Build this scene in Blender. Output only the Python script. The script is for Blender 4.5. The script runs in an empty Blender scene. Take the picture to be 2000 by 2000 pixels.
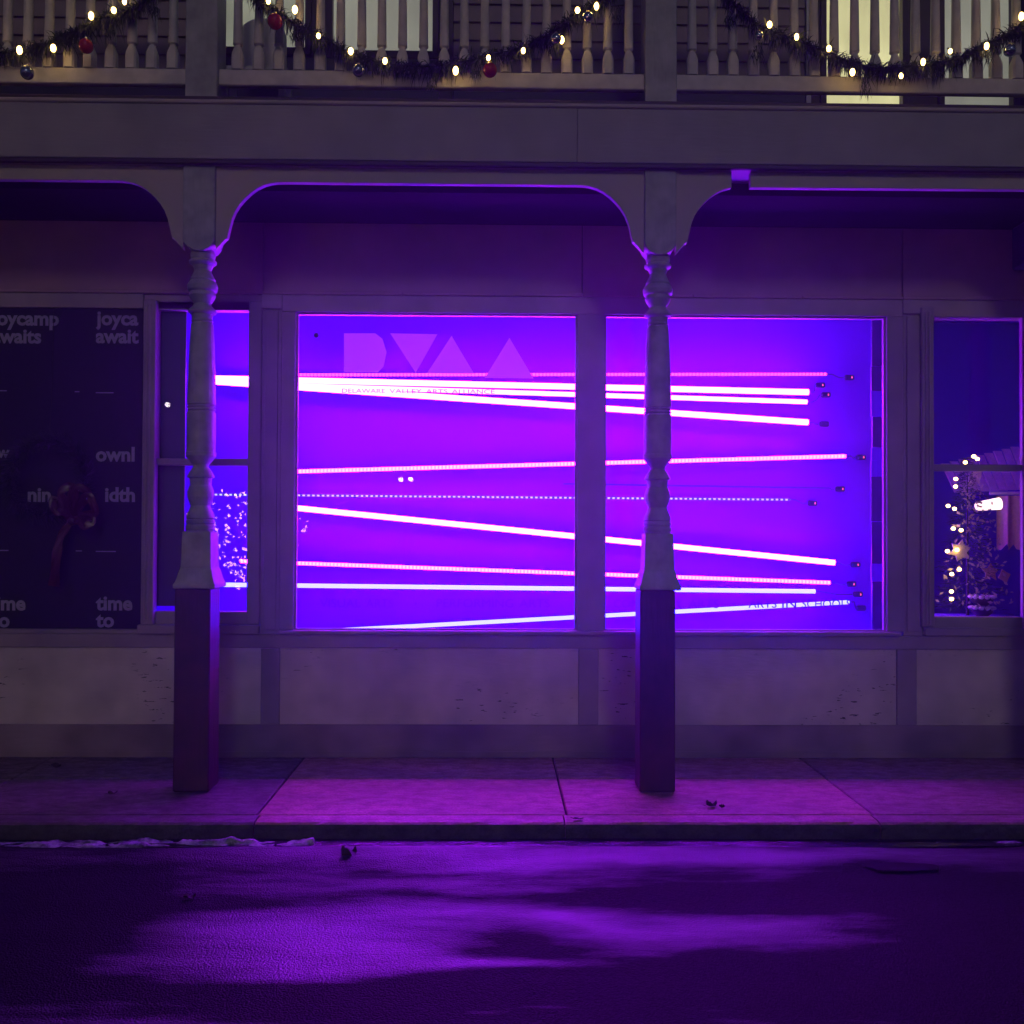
import bpy, bmesh, math, random
from mathutils import Vector, Matrix, noise

random.seed(7)
scene = bpy.context.scene
COL = scene.collection
PI = math.pi

# ------------------------------------------------------------------ camera
FPX, YAW, PITCH, ROLL = 1926.0, 0.0158, math.radians(0.89), 0.0045
CAM = Vector((0, 0, 1.5))
Fw = Vector((math.sin(YAW) * math.cos(PITCH), math.cos(YAW) * math.cos(PITCH), math.sin(PITCH)))
R0 = Vector((math.cos(YAW), -math.sin(YAW), 0))
U0 = R0.cross(Fw)
Rt = R0 * math.cos(ROLL) + U0 * math.sin(ROLL)
Up = -R0 * math.sin(ROLL) + U0 * math.cos(ROLL)
cd = bpy.data.cameras.new('camera')
cam = bpy.data.objects.new('camera', cd)
COL.objects.link(cam)
cd.sensor_width = 36.0
cd.sensor_fit = 'HORIZONTAL'
cd.lens = 36.0 * FPX / 2000.0
cd.clip_start, cd.clip_end = 0.05, 1000.0
m = Matrix.Identity(4)
for i in range(3):
    m[i][0], m[i][1], m[i][2], m[i][3] = Rt[i], Up[i], -Fw[i], CAM[i]
cam.matrix_world = m
scene.camera = cam

# ------------------------------------------------------------------ sky, lamp glow, exposure
SUN_EL, SUN_AZ = math.radians(24.0), math.radians(173.0)      # dim town light falling from across the street
world = bpy.data.worlds.new('World')
scene.world = world
world.use_nodes = True
wn = world.node_tree
wn.nodes.clear()
sky = wn.nodes.new('ShaderNodeTexSky')
sky.sky_type = 'NISHITA'
sky.sun_disc = False
sky.sun_elevation = SUN_EL
sky.sun_rotation = SUN_AZ
sky.ozone_density = 10.0
sky.dust_density = 0.2
bg = wn.nodes.new('ShaderNodeBackground')
bg.inputs['Strength'].default_value = 0.0075
wo = wn.nodes.new('ShaderNodeOutputWorld')
wn.links.new(sky.outputs[0], bg.inputs[0])
wn.links.new(bg.outputs[0], wo.inputs[0])

sd = bpy.data.lights.new('sun', 'SUN')
sd.energy = 0.175
sd.angle = math.radians(9.0)
sd.color = (1.0, 0.84, 0.78)
sun = bpy.data.objects.new('sun', sd)
COL.objects.link(sun)
sun_dir = Vector((math.sin(SUN_AZ) * math.cos(SUN_EL), math.cos(SUN_AZ) * math.cos(SUN_EL), math.sin(SUN_EL)))
sun.rotation_euler = sun_dir.to_track_quat('Z', 'Y').to_euler()
sun.location = (0, -6, 6)

vs = scene.view_settings
scene.display_settings.display_device = 'sRGB'
vs.view_transform = 'Standard'
vs.look = 'None'
vs.exposure = 0.0
vs.gamma = 1.0
vs.use_curve_mapping = False
cy = scene.cycles
cy.use_denoising = True
cy.max_bounces = 6
cy.diffuse_bounces = 4
cy.glossy_bounces = 3
cy.transparent_max_bounces = 12
cy.sample_clamp_indirect = 6.0
cy.volume_bounces = 0
cy.use_light_tree = False
cy.caustics_reflective = False
cy.caustics_refractive = False

# ------------------------------------------------------------------ helpers
def W(px, py, Y):
    d = Fw + Rt * ((px - 1000) / FPX) + Up * ((1000 - py) / FPX)
    return CAM + d * (Y / d.y)

def G(px, py, z):
    d = Fw + Rt * ((px - 1000) / FPX) + Up * ((1000 - py) / FPX)
    return CAM + d * ((z - CAM.z) / d.z)

class MB:
    """collects verts and faces of one mesh"""
    def __init__(self):
        self.v, self.f = [], []
    def add(self, vs_, fs_):
        n = len(self.v)
        self.v += [tuple(p) for p in vs_]
        self.f += [tuple(i + n for i in q) for q in fs_]
        return self
    def box(self, x0, x1, y0, y1, z0, z1):
        return self.add([(x, y, z) for x in (x0, x1) for y in (y0, y1) for z in (z0, z1)],
                        [(0, 1, 3, 2), (4, 6, 7, 5), (0, 4, 5, 1), (2, 3, 7, 6), (0, 2, 6, 4), (1, 5, 7, 3)])
    def prism(self, pts, y0, y1):
        """pts = (x,z) outline, extruded along y"""
        n = len(pts)
        vs_ = [(x, y0, z) for x, z in pts] + [(x, y1, z) for x, z in pts]
        fs_ = [tuple(range(n)), tuple(range(2 * n - 1, n - 1, -1))]
        fs_ += [(i, i + n, (i + 1) % n + n, (i + 1) % n) for i in range(n)]
        return self.add(vs_, fs_)
    def lathe(self, cx, cy_, prof, n=24, sq=None):
        """prof = [(radius, z)]; sq = optional list of squareness 0..1 per ring"""
        vs_, fs_ = [], []
        for k, (r, z) in enumerate(prof):
            s = sq[k] if sq else 0
            for i in range(n):
                a = 2 * PI * (i + 0.5) / n
                c, d = math.cos(a), math.sin(a)
                q = 1.0 / max(abs(c), abs(d))
                q = 1 + s * (q - 1)
                vs_.append((cx + r * q * c, cy_ + r * q * d, z))
        for k in range(len(prof) - 1):
            for i in range(n):
                a, b = k * n + i, k * n + (i + 1) % n
                fs_.append((a, b, b + n, a + n))
        fs_.append(tuple(range(n - 1, -1, -1)))
        fs_.append(tuple(range((len(prof) - 1) * n, len(prof) * n)))
        return self.add(vs_, fs_)
    def tube(self, pts, r, n=8):
        pts = [Vector(p) for p in pts]
        vs_, fs_ = [], []
        for k, p in enumerate(pts):
            t = (pts[min(k + 1, len(pts) - 1)] - pts[max(k - 1, 0)]).normalized()
            u = t.cross(Vector((0, 0, 1)))
            if u.length < 1e-3:
                u = t.cross(Vector((0, 1, 0)))
            u.normalize()
            w = u.cross(t)
            rr = r[k] if isinstance(r, (list, tuple)) else r
            for i in range(n):
                a = 2 * PI * i / n
                vs_.append(p + u * (rr * math.cos(a)) + w * (rr * math.sin(a)))
        for k in range(len(pts) - 1):
            for i in range(n):
                a, b = k * n + i, k * n + (i + 1) % n
                fs_.append((a, b, b + n, a + n))
        fs_.append(tuple(range(n - 1, -1, -1)))
        fs_.append(tuple(range((len(pts) - 1) * n, len(pts) * n)))
        return self.add(vs_, fs_)
    def ball(self, c, rx, ry, rz, n=12, k=8):
        c = Vector(c)
        vs_ = [c + Vector((0, 0, -rz))]
        for j in range(1, k):
            t = -PI / 2 + PI * j / k
            for i in range(n):
                a = 2 * PI * i / n
                vs_.append(c + Vector((rx * math.cos(t) * math.cos(a), ry * math.cos(t) * math.sin(a), rz * math.sin(t))))
        vs_.append(c + Vector((0, 0, rz)))
        fs_ = [(0, 1 + (i + 1) % n, 1 + i) for i in range(n)]
        for j in range(k - 2):
            for i in range(n):
                a, b = 1 + j * n + i, 1 + j * n + (i + 1) % n
                fs_.append((a, b, b + n, a + n))
        last = len(vs_) - 1
        fs_ += [(last, last - n + i, last - n + (i + 1) % n) for i in range(n)]
        return self.add(vs_, fs_)
    def mesh(self, name, mat, smooth=False, bevel=0.0):
        me = bpy.data.meshes.new(name)
        me.from_pydata(self.v, [], self.f)
        bm = bmesh.new()
        bm.from_mesh(me)
        bmesh.ops.recalc_face_normals(bm, faces=bm.faces)
        if bevel:
            bmesh.ops.bevel(bm, geom=[e for e in bm.edges if len(e.link_faces) == 2 and e.calc_face_angle(0) > 0.6],
                            offset=bevel, segments=1, affect='EDGES', clamp_overlap=True)
        bm.to_mesh(me)
        bm.free()
        if smooth:
            for p in me.polygons:
                p.use_smooth = True
            if smooth is not True:
                me.set_sharp_from_angle(angle=smooth)
        me.materials.append(mat)
        return me
    def build(self, name, mat, parent=None, smooth=False, bevel=0.0):
        return link(name, self.mesh(name, mat, smooth, bevel), parent)

def quad(x0, x1, y, z0, z1):
    return MB().add([(x0, y, z0), (x1, y, z0), (x1, y, z1), (x0, y, z1)], [(0, 1, 2, 3)])

def link(name, me, parent=None, loc=None):
    o = bpy.data.objects.new(name, me)
    COL.objects.link(o)
    if parent is not None:
        o.parent = parent
        if parent.type == 'EMPTY':
            o.matrix_parent_inverse = Matrix.Translation(-Vector(parent.location))
    if loc is not None:
        o.location = loc
    return o

def tag(o, label, cat, group=None):
    o['label'] = label
    o['category'] = cat
    if group:
        o['group'] = group
    return o

def thing(name, loc, label, cat, group=None):
    o = bpy.data.objects.new(name, None)
    COL.objects.link(o)
    o.location = loc
    o.empty_display_size = 0.1
    return tag(o, label, cat, group)

def structure(o, kind='structure'):
    o['kind'] = kind
    return o

# ------------------------------------------------------------------ materials
def nodes(name):
    mt = bpy.data.materials.new(name)
    mt.use_nodes = True
    nt = mt.node_tree
    b = nt.nodes.get('Principled BSDF')
    return mt, nt, b

def nn(nt, typ, **kw):
    n = nt.nodes.new(typ)
    for k, v in kw.items():
        setattr(n, k, v)
    return n

def math_n(nt, op, a, b=None, clamp=False):
    n = nn(nt, 'ShaderNodeMath', operation=op, use_clamp=clamp)
    for i, x in enumerate((a, b)):
        if x is None:
            continue
        if isinstance(x, (int, float)):
            n.inputs[i].default_value = x
        else:
            nt.links.new(x, n.inputs[i])
    return n.outputs[0]

def noise_n(nt, vec, scale, detail=3, rough=0.55, stretch=None):
    if stretch:
        mp = nn(nt, 'ShaderNodeMapping')
        mp.inputs['Scale'].default_value = stretch
        nt.links.new(vec, mp.inputs['Vector'])
        vec = mp.outputs[0]
    t = nn(nt, 'ShaderNodeTexNoise')
    t.inputs['Scale'].default_value = scale
    t.inputs['Detail'].default_value = detail
    t.inputs['Roughness'].default_value = rough
    nt.links.new(vec, t.inputs['Vector'])
    return t.outputs['Fac']

def ramp(nt, fac, a, b):
    r = nn(nt, 'ShaderNodeMapRange')
    r.inputs['From Min'].default_value = a
    r.inputs['From Max'].default_value = b
    nt.links.new(fac, r.inputs['Value'])
    return r.outputs[0]

def mixc(nt, fac, a, b):
    mx = nn(nt, 'ShaderNodeMix', data_type='RGBA')
    if isinstance(fac, (int, float)):
        mx.inputs[0].default_value = fac
    else:
        nt.links.new(fac, mx.inputs[0])
    for i, c in ((6, a), (7, b)):
        if isinstance(c, tuple):
            mx.inputs[i].default_value = (*c, 1)
        else:
            nt.links.new(c, mx.inputs[i])
    return mx.outputs[2]

def paint(name, col, rough=0.55, var=0.18, scale=3.0, bump=0.15, chips=0.0, grain=(1, 1, 1), dark=None):
    """old painted wood: blotchy tone, faint brush relief, optional chips of bare wood"""
    mt, nt, b = nodes(name)
    g = nn(nt, 'ShaderNodeNewGeometry').outputs['Position']
    n1 = noise_n(nt, g, scale, 2, 0.6)
    n2 = noise_n(nt, g, 55, 1, 0.6, grain)
    lo = tuple(c * (1 - var) for c in col)
    hi = tuple(min(1, c * (1 + var)) for c in col)
    c = mixc(nt, ramp(nt, n1, 0.3, 0.7), lo, hi)
    c = mixc(nt, math_n(nt, 'MULTIPLY', n2, 0.25), c, lo)
    if chips:
        ch = noise_n(nt, g, 26, 2, 0.65, (0.55, 1, 2.6))
        area = ramp(nt, noise_n(nt, g, 1.7, 0, 0.5), 0.5, 0.62)
        k = math_n(nt, 'MULTIPLY', ramp(nt, ch, 0.70 - chips, 0.715 - chips), area)
        c = mixc(nt, k, c, dark or (0.02, 0.017, 0.02))
    nt.links.new(c, b.inputs['Base Color'])
    b.inputs['Roughness'].default_value = rough
    rr = math_n(nt, 'ADD', math_n(nt, 'MULTIPLY', n1, 0.2), rough - 0.1)
    nt.links.new(rr, b.inputs['Roughness'])
    bp = nn(nt, 'ShaderNodeBump')
    bp.inputs['Strength'].default_value = bump
    bp.inputs['Distance'].default_value = 0.004
    nt.links.new(n2, bp.inputs['Height'])
    nt.links.new(bp.outputs[0], b.inputs['Normal'])
    return mt

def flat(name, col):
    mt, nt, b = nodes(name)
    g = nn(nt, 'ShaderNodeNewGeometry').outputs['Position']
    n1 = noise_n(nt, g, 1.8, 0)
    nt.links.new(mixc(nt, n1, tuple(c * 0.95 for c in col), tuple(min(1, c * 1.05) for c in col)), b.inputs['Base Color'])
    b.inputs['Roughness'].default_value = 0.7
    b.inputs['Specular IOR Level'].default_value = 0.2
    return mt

def emit(name, col, strength, base=(0.02, 0.02, 0.02)):
    mt, nt, b = nodes(name)
    b.inputs['Base Color'].default_value = (*base, 1)
    b.inputs['Emission Color'].default_value = (*col, 1)
    b.inputs['Emission Strength'].default_value = strength
    b.inputs['Roughness'].default_value = 0.5
    return mt

def emit_dotted(name, col, strength, pitch, duty=0.64, low=0.08):
    """row of LEDs under a lens: the glow repeats along the bar"""
    mt = emit(name, col, strength)
    nt = mt.node_tree
    b = nt.nodes.get('Principled BSDF')
    g = nn(nt, 'ShaderNodeNewGeometry').outputs['Position']
    sep = nn(nt, 'ShaderNodeSeparateXYZ')
    nt.links.new(g, sep.inputs[0])
    fr = math_n(nt, 'FRACT', math_n(nt, 'DIVIDE', sep.outputs[0], pitch))
    on = math_n(nt, 'LESS_THAN', fr, duty)
    nt.links.new(math_n(nt, 'MULTIPLY', math_n(nt, 'ADD', math_n(nt, 'MULTIPLY', on, 1 - low), low), strength), b.inputs['Emission Strength'])
    return mt

def plain(name, col, rough=0.5, metal=0.0, spec=0.5, trans=0.0):
    mt, nt, b = nodes(name)
    g = nn(nt, 'ShaderNodeNewGeometry').outputs['Position']
    n1 = noise_n(nt, g, 40, 3)
    c = mixc(nt, n1, tuple(x * 0.75 for x in col), tuple(min(1, x * 1.2) for x in col))
    nt.links.new(c, b.inputs['Base Color'])
    b.inputs['Roughness'].default_value = rough
    b.inputs['Metallic'].default_value = metal
    b.inputs['Specular IOR Level'].default_value = spec
    return mt

def glass(name, tint=(1, 1, 1), refl=0.045):
    mt = bpy.data.materials.new(name)
    mt.use_nodes = True
    nt = mt.node_tree
    nt.nodes.clear()
    out = nn(nt, 'ShaderNodeOutputMaterial')
    tr = nn(nt, 'ShaderNodeBsdfTransparent')
    tr.inputs[0].default_value = (*tint, 1)
    gl = nn(nt, 'ShaderNodeBsdfGlossy')
    gl.inputs['Roughness'].default_value = 0.004
    lw = nn(nt, 'ShaderNodeLayerWeight')
    lw.inputs[0].default_value = 0.5
    p = math_n(nt, 'POWER', lw.outputs['Facing'], 4.0)
    fac = math_n(nt, 'ADD', math_n(nt, 'MULTIPLY', p, 0.7), refl, True)
    mx = nn(nt, 'ShaderNodeMixShader')
    nt.links.new(fac, mx.inputs[0])
    nt.links.new(tr.outputs[0], mx.inputs[1])
    nt.links.new(gl.outputs[0], mx.inputs[2])
    nt.links.new(mx.outputs[0], out.inputs[0])
    return mt

M = {}
M['trim'] = paint('trim paint', (0.30, 0.25, 0.27), grain=(1, 1, 0.2))
M['panel'] = paint('panel paint', (0.56, 0.49, 0.45), chips=0.040, var=0.22, scale=3.2, grain=(0.2, 1, 1), bump=0.4)
M['base'] = paint('base board paint', (0.25, 0.19, 0.21), var=0.45, scale=2.2, grain=(0.2, 1, 1))
M['frieze'] = paint('frieze paint', (0.36, 0.22, 0.24), var=0.12, grain=(0.3, 1, 1))
M['header'] = paint('header paint', (0.36, 0.29, 0.30), grain=(0.2, 1, 1))
M['fascia'] = paint('fascia paint', (0.34, 0.31, 0.32), var=0.16, scale=2.6, grain=(0.12, 1, 1), bump=0.4)
M['spandrel'] = paint('spandrel paint', (0.44, 0.385, 0.34), var=0.10, scale=2, grain=(0.3, 1, 1))
M['post'] = paint('post paint', (0.37, 0.38, 0.37), var=0.24, scale=9, grain=(1, 1, 0.12), bump=0.6)
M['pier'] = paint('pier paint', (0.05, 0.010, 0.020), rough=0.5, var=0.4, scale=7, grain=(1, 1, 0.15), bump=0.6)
M['baluster'] = paint('baluster paint', (0.62, 0.58, 0.55), var=0.15, scale=9, grain=(1, 1, 0.2))
M['siding'] = paint('siding paint', (0.30, 0.235, 0.225), var=0.15, scale=5, grain=(0.2, 1, 1))
M['darktrim'] = paint('dark trim paint', (0.055, 0.03, 0.036), var=0.2, scale=5)
M['rail_shade'] = paint('rail shadow paint', (0.06, 0.06, 0.075), var=0.25, scale=3, grain=(0.2, 1, 1))
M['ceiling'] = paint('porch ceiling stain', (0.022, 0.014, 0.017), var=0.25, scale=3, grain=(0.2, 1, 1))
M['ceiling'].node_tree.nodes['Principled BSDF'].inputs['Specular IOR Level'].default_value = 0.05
M['beam'] = paint('beam paint', (0.35, 0.31, 0.30), var=0.1)
M['whitewood'] = paint('white trim', (0.55, 0.55, 0.58), var=0.1)
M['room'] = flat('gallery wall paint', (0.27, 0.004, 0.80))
M['roomdark'] = flat('side room wall paint', (0.20, 0.08, 0.62))
M['navy'] = paint('navy panel', (0.035, 0.03, 0.10), var=0.2)
M['poster'] = plain('poster black film', (0.012, 0.012, 0.028), 0.6, spec=0.25)
M['posterink'] = plain('poster grey lettering', (0.34, 0.33, 0.38), 0.7)
M['glass'] = glass('window glass')
M['channel'] = plain('led channel', (0.13, 0.06, 0.4), 0.45)
M['clip'] = plain('black connector', (0.03, 0.02, 0.09), 0.5)
M['bulb'] = emit('warm bulb', (1.0, 0.62, 0.16), 16.0)
M['needle'] = plain('garland needles', (0.022, 0.032, 0.02), 0.6)
M['wire'] = plain('garland wire', (0.02, 0.025, 0.02), 0.6)
M['redball'] = plain('red glass ball', (0.45, 0.02, 0.03), 0.15)
M['silverball'] = plain('silver glass ball', (0.6, 0.63, 0.7), 0.12, metal=0.9)
M['blueball'] = plain('blue silver glass ball', (0.30, 0.36, 0.5), 0.15, metal=0.8)
M['cap'] = plain('gold cap', (0.5, 0.4, 0.2), 0.3, metal=1)
M['ribbon'] = plain('dark red ribbon', (0.07, 0.012, 0.022), 0.3)
M['leaf'] = plain('dead leaf', (0.045, 0.03, 0.02), 0.8)

# LED light colours: strongly coloured light, bright enough to clip to white in the lens
M['led_pink'] = emit('pink LED', (0.40, 0.0090, 1.0), 140.0)
M['led_pinklow'] = emit_dotted('dim pink LED', (1.0, 0.045, 0.30), 4.5, 0.027, 0.6, 0.3)
M['led_blue'] = emit('blue LED', (0.0064, 0.0062, 1.0), 140.0)
M['led_violet'] = emit('violet LED', (0.16, 0.0090, 1.0), 140.0)
M['led_bluelow'] = emit_dotted('dim blue LED', (0.22, 0.20, 1.0), 4.0, 0.0365, 0.5, 0.03)
M['led_pinkdots'] = emit_dotted('pink LED row', (0.46, 0.0065, 1.0), 135.0, 0.027, 0.64, 0.45)
M['red_glint'] = emit('red connector glint', (1.0, 0.10, 0.16), 2.2)

def blind(name, col, s):
    mt, nt, b = nodes(name)
    g = nn(nt, 'ShaderNodeNewGeometry').outputs['Position']
    n1 = noise_n(nt, g, 5, 3, 0.6, (2.2, 1, 0.5))
    n2 = noise_n(nt, g, 1.4, 2, 0.5)
    k = math_n(nt, 'ADD', math_n(nt, 'MULTIPLY', n1, 0.35), math_n(nt, 'MULTIPLY', n2, 0.9))
    b.inputs['Base Color'].default_value = (0.5, 0.5, 0.4, 1)
    b.inputs['Emission Color'].default_value = (*col, 1)
    nt.links.new(math_n(nt, 'MULTIPLY', k, s / 0.62), b.inputs['Emission Strength'])
    return mt
M['blind_pale'] = blind('lit pale blind', (0.78, 0.80, 0.62), 0.24)
M['blind_warm'] = blind('lit warm blind', (1.0, 0.95, 0.46), 0.62)
M['blind_grey'] = blind('lit grey blind', (0.80, 0.84, 0.60), 0.26)

def vinyl(name, diff, trans, w):
    mt = bpy.data.materials.new(name)
    mt.use_nodes = True
    nt = mt.node_tree
    nt.nodes.clear()
    out = nn(nt, 'ShaderNodeOutputMaterial')
    d = nn(nt, 'ShaderNodeBsdfDiffuse')
    d.inputs[0].default_value = (*diff, 1)
    t = nn(nt, 'ShaderNodeBsdfTranslucent')
    t.inputs[0].default_value = (*trans, 1)
    mx = nn(nt, 'ShaderNodeMixShader')
    mx.inputs[0].default_value = w
    nt.links.new(d.outputs[0], mx.inputs[1])
    nt.links.new(t.outputs[0], mx.inputs[2])
    nt.links.new(mx.outputs[0], out.inputs[0])
    return mt
M['frost'] = vinyl('frosted vinyl', (0.8, 0.75, 0.8), (0.78, 0.75, 1.0), 0.75)
M['inkvinyl'] = vinyl('dark blue vinyl', (0.05, 0.03, 0.12), (0.26, 0.012, 0.8), 0.88)
M['fadevinyl'] = vinyl('worn vinyl', (0.05, 0.03, 0.12), (0.5, 0.02, 1.0), 0.95)
M['petal'] = vinyl('pale petals', (0.8, 0.6, 0.65), (0.7, 0.5, 0.6), 0.4)

def concrete(name, col, wet, joints=0.0):
    mt, nt, b = nodes(name)
    g = nn(nt, 'ShaderNodeNewGeometry').outputs['Position']
    n1 = noise_n(nt, g, 1.6, 5, 0.62, (0.7, 1.6, 1))
    n2 = noise_n(nt, g, 80, 2, 0.7)
    n3 = noise_n(nt, g, 11, 5, 0.74, (0.75, 1.35, 1))
    c = mixc(nt, ramp(nt, n1, 0.32, 0.68), tuple(x * 0.62 for x in col), tuple(x * 1.15 for x in col))
    c = mixc(nt, ramp(nt, n3, 0.46, 0.70), c, tuple(x * 0.45 for x in col))
    c = mixc(nt, ramp(nt, n2, 0.45, 0.75), c, tuple(x * 0.45 for x in col))
    nt.links.new(c, b.inputs['Base Color'])
    r = math_n(nt, 'ADD', math_n(nt, 'MULTIPLY', ramp(nt, n3, 0.35, 0.6), 0.34), max(0.29, 0.66 - wet), True)
    nt.links.new(r, b.inputs['Roughness'])
    bp = nn(nt, 'ShaderNodeBump')
    bp.inputs['Strength'].default_value = 0.6
    bp.inputs['Distance'].default_value = 0.006
    nt.links.new(math_n(nt, 'ADD', n2, math_n(nt, 'MULTIPLY', n3, 0.8)), bp.inputs['Height'])
    nt.links.new(bp.outputs[0], b.inputs['Normal'])
    return mt
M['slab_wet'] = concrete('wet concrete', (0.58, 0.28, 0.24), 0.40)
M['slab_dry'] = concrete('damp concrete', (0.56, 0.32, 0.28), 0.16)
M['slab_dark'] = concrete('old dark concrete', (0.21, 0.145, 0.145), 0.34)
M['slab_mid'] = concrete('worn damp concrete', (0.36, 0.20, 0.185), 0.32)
M['kerb'] = concrete('dark kerb concrete', (0.06, 0.06, 0.055), 0.12)

def asphalt():
    mt, nt, b = nodes('wet asphalt')
    g = nn(nt, 'ShaderNodeNewGeometry').outputs['Position']
    sep = nn(nt, 'ShaderNodeSeparateXYZ')
    nt.links.new(g, sep.inputs[0])
    # wobble the puddle outlines
    wx = noise_n(nt, g, 1.1, 3, 0.6, (0.6, 1.4, 1))
    wy = noise_n(nt, g, 1.7, 3, 0.6, (0.5, 1.2, 1))
    X = math_n(nt, 'ADD', sep.outputs[0], math_n(nt, 'MULTIPLY', math_n(nt, 'SUBTRACT', wx, 0.5), 0.9))
    Y = math_n(nt, 'ADD', sep.outputs[1], math_n(nt, 'MULTIPLY', math_n(nt, 'SUBTRACT', wy, 0.5), 0.5))
    def blob(px, py, hx, hy, amp):
        c = G(px, py, -0.09)
        e = G(px + hx, py, -0.09)
        t, u = G(px, py - hy, -0.09), G(px, py + hy, -0.09)
        a, bb = abs(e.x - c.x), abs(t.y - u.y) / 2
        dx = math_n(nt, 'DIVIDE', math_n(nt, 'SUBTRACT', X, c.x), a)
        dy = math_n(nt, 'DIVIDE', math_n(nt, 'SUBTRACT', Y, (t.y + u.y) / 2), bb)
        r2 = math_n(nt, 'ADD', math_n(nt, 'MULTIPLY', dx, dx), math_n(nt, 'MULTIPLY', dy, dy))
        return math_n(nt, 'MULTIPLY', math_n(nt, 'POWER', 2.718, math_n(nt, 'MULTIPLY', r2, -1.0)), amp)
    wetsum = 0.0
    for args in ((560, 1840, 240, 58, 1.1), (430, 1900, 170, 34, 0.35), (1000, 1800, 420, 24, 0.55), (1480, 1822, 300, 34, 0.5),
                 (900, 1678, 620, 16, 0.8), (1480, 1678, 260, 14, 0.8), (880, 1872, 170, 12, 0.8), (1140, 1795, 70, 10, 0.5),
                 (1000, 1965, 240, 8, 0.5), (1000, 1735, 420, 16, 0.4)):
        wetsum = math_n(nt, 'ADD', blob(*args), wetsum)
    for args in ((1340, 1748, 330, 22, 0.65), (980, 1845, 190, 16, 0.5), (90, 1790, 190, 110, 0.75), (1850, 1800, 170, 110, 0.5), (760, 1940, 700, 34, 0.7), (1500, 1925, 600, 50, 0.7)):
        wetsum = math_n(nt, 'SUBTRACT', wetsum, blob(*args))
    big = noise_n(nt, g, 2.2, 5, 0.68, (0.4, 1.9, 1))
    wet = math_n(nt, 'ADD', math_n(nt, 'MULTIPLY', wetsum, 0.85), math_n(nt, 'MULTIPLY', math_n(nt, 'SUBTRACT', big, 0.47), 1.7), True)
    mid = noise_n(nt, g, 92, 2, 0.78)
    c = mixc(nt, ramp(nt, mid, 0.35, 0.68), (0.004, 0.0037, 0.0045), (0.022, 0.020, 0.022))
    c = mixc(nt, math_n(nt, 'MULTIPLY', wet, 0.6), c, (0.005, 0.0045, 0.005))
    nt.links.new(c, b.inputs['Base Color'])
    rr = math_n(nt, 'SUBTRACT', 0.64, math_n(nt, 'MULTIPLY', wet, 0.34))
    nt.links.new(rr, b.inputs['Roughness'])
    sp = math_n(nt, 'ADD', math_n(nt, 'MULTIPLY', wet, 1.15), 0.045)
    nt.links.new(sp, b.inputs['Specular IOR Level'])
    bp = nn(nt, 'ShaderNodeBump')
    nt.links.new(math_n(nt, 'SUBTRACT', 0.8, math_n(nt, 'MULTIPLY', wet, 0.25)), bp.inputs['Strength'])
    b.inputs['IOR'].default_value = 1.75
    bp.inputs['Distance'].default_value = 0.0105
    vor = nn(nt, 'ShaderNodeTexVoronoi')
    vor.inputs['Scale'].default_value = 135.0
    nt.links.new(g, vor.inputs['Vector'])
    nt.links.new(math_n(nt, 'SUBTRACT', math_n(nt, 'MULTIPLY', mid, 0.9), math_n(nt, 'MULTIPLY', vor.outputs['Distance'], 0.7)), bp.inputs['Height'])
    nt.links.new(bp.outputs[0], b.inputs['Normal'])
    return mt
M['road'] = asphalt()
M['patch'] = plain('tar patch', (0.012, 0.011, 0.012), 0.85, spec=0.15)

def snowmat():
    mt, nt, b = nodes('dirty slush')
    g = nn(nt, 'ShaderNodeNewGeometry').outputs['Position']
    n1 = noise_n(nt, g, 14, 5, 0.7)
    c = mixc(nt, ramp(nt, n1, 0.38, 0.62), (0.10, 0.10, 0.11), (0.55, 0.55, 0.58))
    nt.links.new(c, b.inputs['Base Color'])
    b.inputs['Roughness'].default_value = 0.55
    bp = nn(nt, 'ShaderNodeBump')
    bp.inputs['Strength'].default_value = 0.6
    bp.inputs['Distance'].default_value = 0.01
    nt.links.new(noise_n(nt, g, 60, 4, 0.7), bp.inputs['Height'])
    nt.links.new(bp.outputs[0], b.inputs['Normal'])
    return mt
M['slush'] = snowmat()

def puddle_mat():
    mt, nt, b = nodes('puddle water')
    g = nn(nt, 'ShaderNodeNewGeometry').outputs['Position']
    b.inputs['Base Color'].default_value = (0.012, 0.011, 0.014, 1)
    b.inputs['Roughness'].default_value = 0.06
    b.inputs['Specular IOR Level'].default_value = 0.6
    bp = nn(nt, 'ShaderNodeBump')
    bp.inputs['Strength'].default_value = 0.9
    bp.inputs['Distance'].default_value = 0.02
    nt.links.new(noise_n(nt, g, 9, 4, 0.6, (0.6, 3, 1)), bp.inputs['Height'])
    nt.links.new(bp.outputs[0], b.inputs['Normal'])
    return mt
M['puddle'] = puddle_mat()

# ------------------------------------------------------------------ dimensions
F = 6.42            # front plane of the shop front
PY = 5.60           # front plane of the porch posts
XL, XR = -6.2, 6.4  # ends of the building
DX = 2.63
POSTS = [-1.699 - DX, -1.699, 0.931, 0.931 + DX]
ROAD_Z = -0.09

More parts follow.
